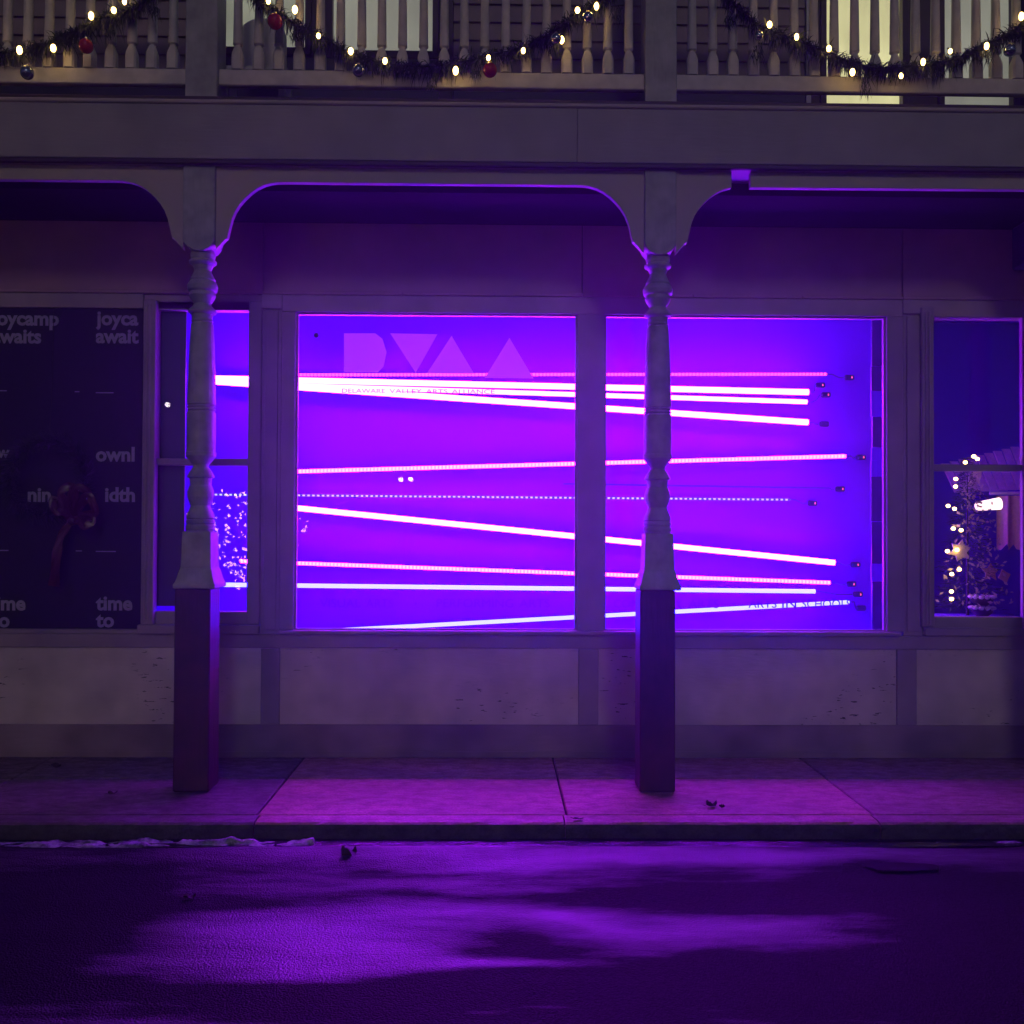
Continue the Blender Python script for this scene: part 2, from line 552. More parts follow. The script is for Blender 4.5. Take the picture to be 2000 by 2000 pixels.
# ------------------------------------------------------------------ ground
structure(MB().add([(-400, -400, -0.18), (400, -400, -0.18), (400, 400, -0.18), (-400, 400, -0.18)], [(0, 1, 2, 3)]).build('ground', M['patch']))
def road_h(x, y):
    fade = max(0.0, min(1.0, (6.9 - abs(x)) / 1.0)) * max(0.0, min(1.0, (y - 1.3) / 0.8))
    h = 0.006 * noise.noise(Vector((x * 0.9, y * 2.6, 0.3))) + 0.0022 * noise.noise(Vector((x * 2.3, y * 6.5, 4.1)))
    edge = 4.83 + 0.05 * noise.noise(Vector((x * 0.8, 7.7, 0)))
    t = (y - (edge - 0.30)) / 0.30
    if 0 < t:
        t = min(t, 1.0)
        h += 0.030 * t * t * (3 - 2 * t)
    if y > edge:
        h -= 0.022 * min(1.0, (y - edge) / 0.05)
    return h * fade
rm_ = MB()
GX, GYN = 150, 190
gv = []
for i in range(GX + 1):
    x = -7 + 14 * i / GX
    for j in range(GYN + 1):
        y = 1.2 + (5.04 - 1.2) * j / GYN
        gv.append((x, y, ROAD_Z + road_h(x, y)))
gf = [(i * (GYN + 1) + j, (i + 1) * (GYN + 1) + j, (i + 1) * (GYN + 1) + j + 1, i * (GYN + 1) + j + 1) for i in range(GX) for j in range(GYN)]
rm_.add(gv, gf)
for x0, x1, y0, y1 in ((-60, 60, -40, 1.2), (-60, -7, 1.2, 5.04), (7, 60, 1.2, 5.04)):
    rm_.add([(x0, y0, ROAD_Z), (x1, y0, ROAD_Z), (x1, y1, ROAD_Z), (x0, y1, ROAD_Z)], [(0, 1, 2, 3)])
road = structure(rm_.build('road', M['road'], smooth=True))
side = structure(MB().box(-60, 60, 5.055, F + 0.6, -0.175, -0.03).build('sidewalk', M['kerb']))
jx = [-1.24 + 1.615 * k for k in range(-3, 5)]
JT = 0.005
for k in range(len(jx) - 1):
    a, b_ = jx[k] + JT, jx[k + 1] - JT
    t = random.uniform(-0.004, 0.004)
    mid_ = 2 < k < 5
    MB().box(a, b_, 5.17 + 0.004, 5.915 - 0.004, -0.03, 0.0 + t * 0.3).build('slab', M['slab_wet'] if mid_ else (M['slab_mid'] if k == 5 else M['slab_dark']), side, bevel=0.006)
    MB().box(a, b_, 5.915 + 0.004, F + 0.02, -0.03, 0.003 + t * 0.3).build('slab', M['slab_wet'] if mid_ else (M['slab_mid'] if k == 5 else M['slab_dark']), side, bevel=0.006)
kx = [-5.6, -3.7, -1.22, 0.355, 1.97, 4.1, 6.6]
for k in range(len(kx) - 1):
    xa_, xb_ = kx[k] + 0.004, kx[k + 1] - 0.004
    prof_ = [(5.165, -0.172), (5.03, -0.172), (5.03, -0.10), (5.03, -0.05), (5.032, -0.028), (5.040, -0.012), (5.054, -0.003), (5.09, -0.001), (5.165, -0.001)]
    kv, kf, npf, ns_ = [], [], len(prof_), max(8, int((xb_ - xa_) / 0.03))
    for q in range(ns_ + 1):
        xx = xa_ + (xb_ - xa_) * q / ns_
        for w_, (yy, z_) in enumerate(prof_):
            wear = 0.007 * noise.noise(Vector((xx * 9, w_ * 1.7, 3.0))) + 0.004 * noise.noise(Vector((xx * 31, w_ * 2.9, 8.0)))
            lock = w_ in (0, 1, 8)
            kv.append((xx, yy + (0 if lock or w_ == 7 else wear), z_ - (0 if lock or w_ in (2, 7) else abs(wear) * 0.6)))
    for q in range(ns_):
        for w_ in range(npf):
            a0, a1 = q * npf + w_, q * npf + (w_ + 1) % npf
            kf.append((a0, a1, a1 + npf, a0 + npf))
    kf += [tuple(range(npf)), tuple(range((ns_ + 1) * npf - 1, ns_ * npf - 1, -1))]
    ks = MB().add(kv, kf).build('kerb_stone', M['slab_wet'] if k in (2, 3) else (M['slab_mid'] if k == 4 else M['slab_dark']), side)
    ks.data.materials.append(M['kerb'])
    for p in ks.data.polygons:
        if p.index < ns_ * npf and p.index % npf in (1, 2, 3, 4):
            p.material_index = 1  # front faces of the kerb take the darker concrete
MB().box(-60, jx[0] - 0.02, 5.03, F, -0.17, 0.0).build('pavement_run', M['slab_dry'], side)
MB().box(jx[-1] + 0.02, 60, 5.18, F, -0.17, 0.0).build('pavement_run', M['slab_dry'], side)

# slush ridge and gutter puddle
def ridge(name, x0, x1, y0, y1, hfun, mat, nx=260, ny=12):
    b_ = MB()
    vs_, fs_ = [], []
    for i in range(nx + 1):
        x = x0 + (x1 - x0) * i / nx
        for j in range(ny + 1):
            t = j / ny
            y = y0 + (y1 - y0) * t
            h = hfun(x, t)
            vs_.append((x, y + 0.02 * noise.noise(Vector((x * 3, t * 2, 5))), ROAD_Z - 0.012 + h))
    for i in range(nx):
        for j in range(ny):
            a = i * (ny + 1) + j
            fs_.append((a, a + ny + 1, a + ny + 2, a + 1))
    b_.add(vs_, fs_)
    return b_.build(name, mat, smooth=True)

def slush_h(x, t):
    big = noise.noise(Vector((x * 0.9, 3.3, 0)))
    amt = max(0.0, min(1.0, 0.42 + big * 0.9 + (0.45 if x < -0.9 else 0) + (0.25 if x > 1.7 else 0) - (0.25 if -0.9 <= x <= 1.7 else 0)))
    lump = 0.45 + 0.55 * noise.fractal(Vector((x * 6, t * 3, 1.0)), 0.7, 2.3, 5)
    env = math.sin(PI * min(1, t * 1.02)) ** 0.8
    return (0.012 if amt <= 0.02 else 0.0) * 0 + env * max(0.0, amt - 0.12) * (0.010 + 0.055 * max(0, lump))
structure(ridge('slush', -5.5, 5.5, 4.88, 5.028, slush_h, M['slush'], nx=900), 'stuff')

pud = []
N = 60
for i in range(N):
    a = 2 * PI * i / N
    r = 1 + 0.25 * noise.noise(Vector((math.cos(a) * 1.5, math.sin(a) * 1.5, 2)))
    pud.append((0.45 + 2.3 * r * math.cos(a), 4.925 + 0.065 * r * math.sin(a) + 0.01 * math.sin(7 * a), ROAD_Z + 0.0125))
structure(MB().add(pud, [tuple(range(N))]).build('puddle', M['puddle']))
pc = G(1762, 1697, ROAD_Z)
pts = []
for i in range(28):
    a = 2 * PI * i / 28
    r = 1 + 0.3 * noise.noise(Vector((math.cos(a) * 2, math.sin(a) * 2, 9)))
    pts.append((pc.x + 0.17 * r * math.cos(a), pc.y + 0.06 * r * math.sin(a), ROAD_Z + road_h(pc.x, pc.y) + 0.008))
MB().add(pts, [tuple(range(28))]).build('tar_patch', M['patch'], road)

# ------------------------------------------------------------------ the shop building
shop = thing('storefront_building', (0, F + 1, 0), 'old wooden storefront building with panelled base, shop windows and clapboard upper storey', 'building')

# lower storey: base board, kick panels with stiles, sill rail
MB().box(XL, XR, F, F + 0.12, 0.004, 0.217).build('base_board', M['base'], shop, bevel=0.004)
MB().box(XL, XR, F - 0.006, F + 0.12, 0.036, 0.046).build('base_bead', M['base'], shop)
MB().box(XL, XR, F - 0.002, F + 0.12, 0.713, 0.80).build('sill_rail', M['trim'], shop, bevel=0.003)
stile_x = [(-3.62, -3.49), (-1.52, -1.398), (0.539, 0.669), (2.623, 2.754), (4.72, 4.85)]
edges = [XL] + [v for s in stile_x for v in s] + [XR]
for a, b_ in stile_x:
    MB().box(a, b_, F, F + 0.12, 0.2175, 0.7125).build('stile', M['trim'], shop, bevel=0.004)
for k in range(0, len(edges), 2):
    MB().box(edges[k] + 0.001, edges[k + 1] - 0.001, F + 0.014, F + 0.10, 0.2175, 0.7125).build('kick_panel', M['panel'], shop)
# sills under the windows
MB().box(-1.40, 2.64, F - 0.03, F + 0.12, 0.801, 0.828).build('window_sill', M['trim'], shop, bevel=0.005)
MB().box(-2.31, -1.53, F - 0.03, F + 0.12, 0.801, 0.862).build('window_sill', M['trim'], shop, bevel=0.006)
MB().box(XL, -2.312, F - 0.004, F + 0.12, 0.801, 0.83).build('window_sill', M['trim'], shop, bevel=0.004)
MB().box(2.80, XR, F - 0.02, F + 0.12, 0.801, 0.855).build('window_sill', M['trim'], shop, bevel=0.006)

# header board, ledge, frieze with butt joints
for a, b_ in ((XL, -2.30), (-2.297, -1.53), (-1.40, 2.665), (2.80, XR)):
    MB().box(a, b_, F + (0.012 if a == -2.297 else 0), F + 0.12, 2.912 if a < -1.5 else 2.897, 3.008).build('header_board', M['header'], shop, bevel=0.003)
led = [XL, -3.4, -1.53, -0.62, -0.02, 0.56, 1.28, 2.0, 2.665, 4.3, XR]
for k in range(len(led) - 1):
    MB().box(led[k] + 0.0015, led[k + 1] - 0.0015, F - 0.012, F + 0.12, 3.0085, 3.03).build('ledge_strip', M['frieze'], shop, bevel=0.003)
frz = [XL, -3.6, -1.527, 0.556, 2.665, 4.75, XR]
for k in range(len(frz) - 1):
    MB().box(frz[k] + 0.004, frz[k + 1] - 0.004, F + 0.006, F + 0.12, 3.031, 3.60).build('frieze_panel', M['frieze'], shop, bevel=0.003)
MB().box(XL, XR, F + 0.0505, F + 0.1195, 3.0, 3.94).build('wall_backing', M['darktrim'], shop)

# pilasters with recessed faces, mullion
def pilaster(x0, x1, z0=0.801, z1=3.008):
    p = MB().box(x0, x1, F + 0.006, F + 0.14, z0, z1).build('pilaster', M['trim'], shop, bevel=0.003)
    e = 0.022
    MB().box(x0 + e, x1 - e, F - 0.006, F + 0.005, z0 + 0.03, 2.90).build('pilaster_face', M['trim'], p, bevel=0.003)
    MB().box(x0 - 0.004, x1 + 0.004, F - 0.012, F + 0.005, 2.915, z1 - 0.002).build('pilaster_cap', M['header'], p, bevel=0.003)
pilaster(-1.529, -1.402)
pilaster(2.667, 2.797)
MB().box(-1.402, -1.312, F, F + 0.085, 0.8285, 2.8965).build('window_jamb', M['trim'], shop, bevel=0.004)
MB().box(0.526, 0.702, F, F + 0.085, 0.8285, 2.8965).build('window_mullion', M['trim'], shop, bevel=0.004)
MB().box(2.558, 2.667, F, F + 0.085, 0.8285, 2.8965).build('window_jamb', M['trim'], shop, bevel=0.004)

# big display panes
def display(x0, x1):
    w = quad(x0, x1, F + 0.045, 0.829, 2.896).build('display_pane', M['glass'], shop)
    for (a, b_, c, d) in ((x0 + 0.0005, x0 + 0.014, 0.829, 2.896), (x1 - 0.014, x1 - 0.0005, 0.829, 2.896)):
        MB().box(a, b_, F + 0.02, F + 0.044, c, d).build('glazing_bead', M['trim'], w)
    for (c, d) in ((0.829, 0.838), (2.884, 2.896)):
        MB().box(x0 + 0.0145, x1 - 0.0145, F + 0.02, F + 0.044, c, d).build('glazing_bead', M['trim'], w)
    return w
pane1 = display(-1.312, 0.526)
pane2 = display(0.702, 2.558)

# left sash window
def sash_window(x0, x1, z0, z1, zm, split_off):
    w = MB()
    w.box(x0 - 0.085, x0 - 0.002, F - 0.03, F + 0.04, 0.8625, z1 + 0.06)
    w.box(x1 + 0.002, x1 + 0.0865, F - 0.006, F + 0.04, 0.8625, z1 + 0.06)
    fr = w.build('sash_window', M['trim'], shop, bevel=0.006)
    for o in (0.012, 0.034):
        MB().box(x0 - 0.074 + o, x0 - 0.064 + o, F - 0.04, F - 0.0305, z0 - 0.05, z1 + 0.03).build('moulding', M['header'], fr, bevel=0.003)
    s = MB()
    s.box(x0 - 0.002, x0 + 0.0, F + 0.01, F + 0.06, zm, z1)
    s.box(x0 - 0.0015, x1 + 0.0015, F + 0.012, F + 0.06, z1, z1 + 0.055)
    s.build('upper_sash', M['trim'], fr, bevel=0.003)
    MB().box(x0 - 0.0015, x1 + 0.0015, F + 0.005, F + 0.075, zm - 0.022, zm + 0.022).build('meeting_rail', M['trim'], fr, bevel=0.004)
    MB().box(x0 - 0.0015, x1 + 0.0015, F + 0.008, F + 0.075, z0 - 0.0825, z0).build('bottom_rail', M['trim'], fr, bevel=0.004)
    quad(x0, x1, F + 0.030, zm + 0.0225, z1 - 0.0005).build('pane', M['glass'], fr)
    quad(x0, x1, F + 0.056, z0 + 0.0005, zm - 0.0225).build('pane', M['glass'], fr)
    return fr
sash_window(-2.203, -1.617, 0.945, 2.905, 1.915, 0)
sash_window(2.861, 3.453, 0.925, 2.895, 1.905, 0)
MB().box(3.545, XR, F + 0.01, F + 0.12, 0.856, 2.911).build('wall_boarding', M['trim'], shop)
MB().box(XL, -3.30, F + 0.03, F + 0.12, 0.831, 2.9115).build('wall_boarding', M['trim'], shop)

# rooms behind the glass
ZF, ZC, YB = 0.55, 3.40, 7.60
RX0, RX1 = -2.95, 2.95
room = MB()
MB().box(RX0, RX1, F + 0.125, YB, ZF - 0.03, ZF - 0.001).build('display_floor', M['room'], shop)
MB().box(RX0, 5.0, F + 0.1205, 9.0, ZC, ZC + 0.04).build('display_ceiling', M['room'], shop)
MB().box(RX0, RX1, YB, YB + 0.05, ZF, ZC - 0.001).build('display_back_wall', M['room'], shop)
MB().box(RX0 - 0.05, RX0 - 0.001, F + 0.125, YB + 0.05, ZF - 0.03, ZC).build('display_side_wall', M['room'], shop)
# short return wall by the right jamb: blotched dark strip, then open to the next room
ret = MB().box(2.70, 2.72, F + 0.145, 6.80, ZF, ZC - 0.001).build('display_side_wall', M['roomdark'], shop)
x_s = W(1703, 900, 6.72).x
x_e = W(1721, 900, 6.72).x
zz = [0.60, 1.14, 1.26, 1.55, 1.86, 1.97, 2.06, 2.27, 2.45, 2.62, 2.99]
for k in range(len(zz) - 1):
    MB().box(x_s + random.uniform(-0.004, 0.006), x_e + 0.03, 6.72 + 0.002 * (k % 3), 6.74, zz[k] + 0.002, zz[k + 1] - 0.002).build(
        'stacked_board', M['navy'] if k in (0, 2, 3, 6, 8, 9) else M['roomdark'], ret)
# dark panel hung inside the left sash window
px0 = W(362, 800, 6.50).x
MB().box(RX0, px0, 6.50, 6.51, 0.975, ZC - 0.002).build('blackout_panel', M['navy'], shop)
# side room at the right
MB().box(RX1 + 0.02, 5.0, F + 0.125, 9.0, 0.70, 0.73).build('side_room_floor', M['roomdark'], shop)
MB().box(RX1 - 1.0, 5.0, 9.0, 9.05, 0.7, ZC).build('side_room_wall', M['roomdark'], shop)
MB().box(4.95, 5.0, F + 0.125, 8.995, 0.731, ZC - 0.001).build('side_room_wall', M['roomdark'], shop)
MB().box(RX1 - 1.0, RX1 - 0.96, YB + 0.055, 8.995, 0.7, ZC - 0.001).build('side_room_wall', M['roomdark'], shop)

# ------------------------------------------------------------------ lettering
def text_mesh(s, x, z, y, height=None, width=None, size=0.1, bold=0.0, name='lettering', mat=None, parent=None):
    words_ = s.split(' ')
    if len(words_) == 1:
        return word_mesh(s, x, z, y, height, width, size, bold, name, mat, parent)
    n = sum(len(w) for w in words_) + 0.8 * (len(words_) - 1)
    for w in words_:
        word_mesh(w, x, z, y, height, width * len(w) / n, size, bold, name, mat, parent)
        x += width * (len(w) + 0.8) / n

def word_mesh(s, x, z, y, height=None, width=None, size=0.1, bold=0.0, name='lettering', mat=None, parent=None):
    cu = bpy.data.curves.new('tmp_text', 'FONT')
    cu.body = s
    cu.size = 1.0
    cu.offset = bold
    cu.extrude = 0.006
    cu.resolution_u = 3
    o = bpy.data.objects.new('tmp_text', cu)
    COL.objects.link(o)
    dg = bpy.context.evaluated_depsgraph_get()
    me = bpy.data.meshes.new_from_object(o.evaluated_get(dg))
    COL.objects.unlink(o)
    bpy.data.objects.remove(o)
    xs = [v.co.x for v in me.vertices]
    ys = [v.co.y for v in me.vertices]
    w0, h0 = max(xs) - min(xs), max(ys) - min(ys)
    sx = sz = size
    if width:
        sx = width / w0
        sz = sx if not height else height / h0
    elif height:
        sx = sz = height / h0
    for v in me.vertices:
        v.co = Vector((x + (v.co.x - min(xs)) * sx, y - v.co.z * 0.1, z + v.co.y * sz))
    me.materials.clear()
    me.materials.append(mat)
    me.name = name
    return link(name, me, parent)

YG = F + 0.0432     # just in front of the display glass
def gp(px, py):
    p = W(px, py, YG)
    return (p.x, p.z)
D = [gp(672, 651), gp(733, 651), gp(747, 662), gp(755, 688), gp(749, 716), gp(738, 727), gp(672, 727)]
MB().prism(D, YG - 0.001, YG).build('letter', M['frost'], pane1)
MB().prism([gp(762, 651), gp(854, 653), gp(812, 728)], YG - 0.001, YG).build('letter', M['frost'], pane1)
MB().prism([gp(882, 656), gp(926, 730), gp(834, 729)], YG - 0.001, YG).build('letter', M['frost'], pane1)
MB().prism([gp(995, 660), gp(1042, 739), gp(947, 738)], YG - 0.001, YG).build('letter', M['frost'], pane1)
a = gp(668, 767)
text_mesh('DELAWARE VALLEY ARTS ALLIANCE', a[0], a[1], YG, width=1.0, height=0.027, name='small_lettering', mat=M['fadevinyl'], parent=pane1)
for s, x0, x1 in (('VISUAL ARTS', 625, 768), ('PERFORMING ARTS', 853, 1074)):
    a, b_ = gp(x0, 1186), gp(x1, 1186)
    text_mesh(s, a[0], a[1], YG, width=b_[0] - a[0], height=0.056, name='lettering', mat=M['inkvinyl'], parent=pane1)
a = gp(813, 1178)
MB().ball((a[0], YG - 0.001, a[1]), 0.009, 0.001, 0.009, 10, 6).build('dot', M['inkvinyl'], pane1)
for s, x0, x1 in (('COMMUNITY ARTS', 1199, 1404), ('ARTS IN SCHOOLS', 1462, 1662)):
    a, b_ = gp(x0, 1187), gp(x1, 1189)
    text_mesh(s, a[0], a[1], YG, width=b_[0] - a[0], height=0.056, name='lettering', mat=M['inkvinyl'], parent=pane2)
# suction hook with its loop of cord on the glass
a = gp(618, 655)
MB().ball((a[0], YG - 0.004, a[1]), 0.016, 0.006, 0.016, 12, 8).build('suction_hook', M['clip'], pane1)
loop = []
for k in range(15):
    t = PI * (0.05 + 1.0 * k / 14)
    loop.append((a[0] - 0.055 + 0.068 * math.cos(t), YG - 0.002, a[1] - 0.03 - 0.062 * math.sin(t)))
MB().tube(loop, 0.0014, 5).build('hook_cord', M['inkvinyl'], pane1)

# poster panel in the left bay
pl = thing('poster_panel', (-2.8, F, 0.83), 'black window poster printed with grey lower-case words, behind the wreath', 'poster')
MB().box(-3.298, -2.294, F + 0.02, F + 0.03, 0.831, 2.911).build('sheet', M['poster'], pl)
YP = F + 0.0195
S = 0.128
def ptext(s, px, py, size=S):
    p = W(px, py, YP)
    me = text_mesh(s, p.x, p.z, YP, size=size, bold=0.034, name='lettering', mat=M['posterink'], parent=pl)
    lim = -2.298
    for v in me.data.vertices:
        if v.co.x > lim:
            v.co.x = lim
def cut_text(s, px, py, size=S):
    ptext(s, px, py, size)
cut_text('joyca', 187, 634)
cut_text('await', 187, 669)
cut_text('ownl', 187, 900)
cut_text('idth', 205, 979)
cut_text('time', 187, 1191)
cut_text('to', 187, 1224)
cut_text('joycamp', -17, 634)
cut_text('awaits', -17, 669)
cut_text('nin', 54, 979)
cut_text('time', -22, 1191)
cut_text('to', -17, 1224)
cut_text('w', -6, 893, 0.10)
for px, py, w in ((187, 768, 0.115), (187, 1078, 0.13), (-20, 764, 0.11), (-20, 1076, 0.12), (146, 766, 0.03), (148, 1077, 0.04)):
    p = W(px, py, YP)
    MB().box(p.x, p.x + w, YP - 0.0006, YP, p.z, p.z + 0.007).build('small_print', M['posterink'], pl)

# ------------------------------------------------------------------ upper storey
def board_run(x0, x1, z0, z1, pitch=0.1195):
    z = z0
    while z < z1:
        t = random.uniform(-0.002, 0.002)
        b_ = MB().add([(x0, F - 0.012 + t, z), (x1, F - 0.012 + t, z), (x1, F + 0.008, z + pitch + 0.004), (x0, F + 0.008, z + pitch + 0.004),
                       (x0, F + 0.02, z), (x1, F + 0.02, z), (x1, F + 0.02, z + pitch + 0.004), (x0, F + 0.02, z + pitch + 0.004)],
                      [(0, 1, 2, 3), (4, 7, 6, 5), (0, 4, 5, 1), (3, 2, 6, 7), (0, 3, 7, 4), (1, 5, 6, 2)])
        b_.build('clapboard', M['siding'], shop)
        z += pitch
ZD = 3.945
SHADE_TOP = 4.452
openings = [(-1.93, -0.30), (2.02, 3.50)]
runs = [(XL, -1.935), (-0.295, 2.015), (3.505, XR)]
for a, b_ in runs:
    board_run(a, b_, SHADE_TOP, 5.75)
    MB().box(a, b_, F - 0.022, F + 0.05, ZD, SHADE_TOP - 0.001).build('rail_shade_board', M['rail_shade'], shop, bevel=0.004)  # dark strip painted in for the bottom rail's shadow on the wall
    MB().box(a, b_, F - 0.03, F - 0.0225, 4.40, 4.415).build('rail_shade_bead', M['rail_shade'], shop)
MB().box(XL, XR, F + 0.06, F + 0.12, 3.945, 7.2).build('upper_wall', M['darktrim'], shop)
MB().box(XL, XR, F - 0.02, F + 0.055, 5.88, 7.2).build('upper_wall_boarding', M['siding'], shop)

def upper_window(x0, x1, z0, z1, mat, frame, parts):
    w = MB().box(x0, x1, F + 0.03, F + 0.034, z0, z1).build('window', mat, shop)
    fr = MB()
    fr.box(x0 - 0.04, x0, F - 0.03, F + 0.05, z0 - 0.05, z1 + 0.05)
    fr.box(x1, x1 + 0.04, F - 0.03, F + 0.05, z0 - 0.05, z1 + 0.05)
    fr.box(x0 + 0.0005, x1 - 0.0005, F - 0.028, F + 0.05, z0 - 0.05, z0)
    fr.box(x0 + 0.0005, x1 - 0.0005, F - 0.028, F + 0.05, z1, z1 + 0.05)
    fr.build('window_frame', frame, w, bevel=0.003)
    quad(x0, x1, F + 0.008, z0, z1).build('pane', M['glass'], w)
    return w
upper_window(-1.86, -1.262, 4.62, 5.75, M['blind_grey'], M['darktrim'], 0)
upper_window(-1.085, -0.432, 4.606, 5.75, M['blind_pale'], M['darktrim'], 0)
MB().box(-1.22, -1.126, F - 0.01, F + 0.05, ZD + 0.46, 5.8).build('window_post', M['darktrim'], shop)
MB().box(-1.93, -0.39, F - 0.02, F + 0.055, ZD, 4.554).build('rail_shade_board', M['rail_shade'], shop)  # the painted rail shadow carried on under the windows
MB().box(-0.386, -0.30, F - 0.02, F + 0.05, ZD, 5.8).build('window_post', M['darktrim'], shop)
w2 = upper_window(2.154, 2.656, 4.16, 5.75, M['blind_warm'], M['darktrim'], 0)
w3 = upper_window(2.935, 3.388, 4.16, 5.75, M['blind_pale'], M['darktrim'], 0)
MB().box(2.70, 2.891, F - 0.01, F + 0.055, ZD, 5.8).build('door_post', M['darktrim'], shop)
MB().box(2.06, 2.112, F - 0.012, F + 0.05, ZD, 5.8).build('door_post', M['darktrim'], shop)
MB().box(2.022, 2.052, F - 0.024, F + 0.05, ZD, 5.8).build('corner_strip', M['whitewood'], shop)
MB().box(3.43, 3.50, F - 0.01, F + 0.05, ZD, 5.8).build('door_post', M['darktrim'], shop)
MB().box(2.11, 3.43, F - 0.005, F + 0.05, ZD, 4.105).build('door_sill', M['darktrim'], shop)

# ------------------------------------------------------------------ porch / balcony
porch = thing('porch_balcony', (0, PY, 0), 'two-storey porch of turned posts, scalloped arches and balustraded balcony over the sidewalk', 'porch')

for a, b_ in ((XL, -3.30), (-3.298, 0.448), (0.45, 4.1), (4.102, XR)):
    MB().box(a, b_, 5.565 + random.uniform(-0.001, 0.001), 5.60, 3.575, 3.885).build('fascia_board', M['fascia'], porch, bevel=0.003)
MB().box(XL, XR, 5.552, 5.60, 3.886, 3.909).build('fascia_moulding', M['spandrel'], porch, bevel=0.006)
MB().box(XL, XR, 5.57, 5.60, 3.551, 3.5745).build('fascia_bead', M['darktrim'], porch, bevel=0.003)
MB().box(XL, XR, 5.601, 5.81, 3.552, 3.9095).build('beam', M['beam'], porch)
MB().box(XL, XR, 5.592, F - 0.001, 3.91, 3.944).build('deck', M['darktrim'], porch, bevel=0.005)
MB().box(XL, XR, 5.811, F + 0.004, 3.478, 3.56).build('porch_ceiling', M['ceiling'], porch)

# turned posts
ZS = [  # (pixel row, half width px, squareness)
    (489, 24, 0), (494, 25, 0), (497, 22.5, 0), (505, 24, 0), (512, 23, 0), (514, 22, 0), (517, 26, 0), (521, 25.5, 0), (526, 20, 0), (534, 17.5, 0),
    (538, 18, 0), (547, 21.5, 0), (553, 24.5, 0), (556, 23.5, 0), (559, 26, 0), (566, 28.5, 0), (574, 27.5, 0), (577, 24, 0), (584, 25, 0), (592, 22, 0),
    (600, 17.5, 0), (605, 19.5, 0), (612, 25.5, 0), (616, 26.5, 0), (619, 24.5, 0), (621, 21, 0), (630, 20, 0), (634, 21.5, 0), (637, 19.5, 0), (640, 21, 0),
    (680, 23.5, 0), (740, 25.5, 0), (796, 27, 0), (798, 25.8, 0), (801, 27.2, 0), (803, 26, 0), (807, 27.2, 0), (809, 26, 0), (813, 27.3, 0), (850, 27.3, 0),
    (888, 26.5, 0), (890, 27.8, 0), (897, 27.5, 0), (906, 22, 0), (913, 17, 0), (918, 16, 0), (926, 21, 0), (935, 25, 0), (938, 25.3, 0), (940, 21.5, 0),
    (953, 20.5, 0), (956, 22, 0), (966, 24.8, 0), (976, 24.6, 0), (987, 21.5, 0), (993, 19.5, 0), (999, 21, 0), (1010, 25.2, 0), (1017, 26.4, 0),
    (1019, 24.4, 0), (1022, 26.6, 0), (1027, 26.6, 0), (1029, 24.6, 0), (1032, 26.8, 0), (1039, 26.8, 0), (1041, 24.8, 0), (1044, 27, 0.2)]
def crisp(y, h):
    return 24 + (h - 24) * 1.22 if y < 640 or y > 885 else h - (1.6 if y in (798, 803, 809) else 0)
PROF = [(crisp(y, h) / 338.5, 1.5 + (1032.5 - y) / 338.5) for y, h, s in ZS][::-1]
SQ = [s for y, h, s in ZS][::-1]
CY = PY + 0.0915
shaft_me = MB().lathe(0, 0, PROF, 40, SQ).mesh('turned_shaft', M['post'], smooth=math.radians(16))
zb = PROF[0][1]
def frustum(mb, levels):
    vs_, fs_ = [], []
    for h, z in levels:
        vs_ += [(-h, -h, z), (h, -h, z), (h, h, z), (-h, h, z)]
    for k in range(len(levels) - 1):
        for i in range(4):
            a, b_ = 4 * k + i, 4 * k + (i + 1) % 4
            fs_.append((a, b_, b_ + 4, a + 4))
    fs_ += [(3, 2, 1, 0), tuple(4 * (len(levels) - 1) + i for i in range(4))]
    return mb.add(vs_, fs_)
cap_me = frustum(MB(), [(0.114, 1.146), (0.118, 1.152), (0.118, 1.172), (0.112, 1.178), (0.104, 1.20), (0.093, 1.245), (0.086, 1.262), (0.083, 1.35), (0.080, zb + 0.002)]).mesh(
    'pedestal_block', M['post'], bevel=0.004)
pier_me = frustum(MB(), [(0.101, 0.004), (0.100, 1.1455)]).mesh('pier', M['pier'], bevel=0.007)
hp = 0.0905
tongue = [(-hp, 3.5505), (-hp, 3.135), (-hp * 0.93, 3.11), (-hp * 0.7, 3.085), (-hp * 0.35, 3.068), (0, 3.063), (hp * 0.35, 3.068), (hp * 0.7, 3.085), (hp * 0.93, 3.11), (hp, 3.135), (hp, 3.5505)]
top_me = MB().prism(tongue, -hp, hp).mesh('square_head', M['post'], bevel=0.004)
core_me = MB().lathe(0, 0, [(0.07, PROF[-1][1] - 0.004), (0.075, 3.14)], 24).mesh('neck', M['post'])
upost_me = MB().box(-0.091, 0.091, -0.091, 0.091, 3.9445, 5.6).mesh('balcony_post', M['post'], bevel=0.005)
for i, x in enumerate(POSTS):
    p = link('post', shaft_me, porch, (x, CY, 0))
    dx = -0.012 if i == 1 else -0.012
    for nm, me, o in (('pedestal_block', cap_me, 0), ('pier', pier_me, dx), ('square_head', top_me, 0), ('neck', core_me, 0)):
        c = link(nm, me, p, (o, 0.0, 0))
    link('balcony_post', upost_me, porch, (x + 0.003, CY + 0.012, 0))

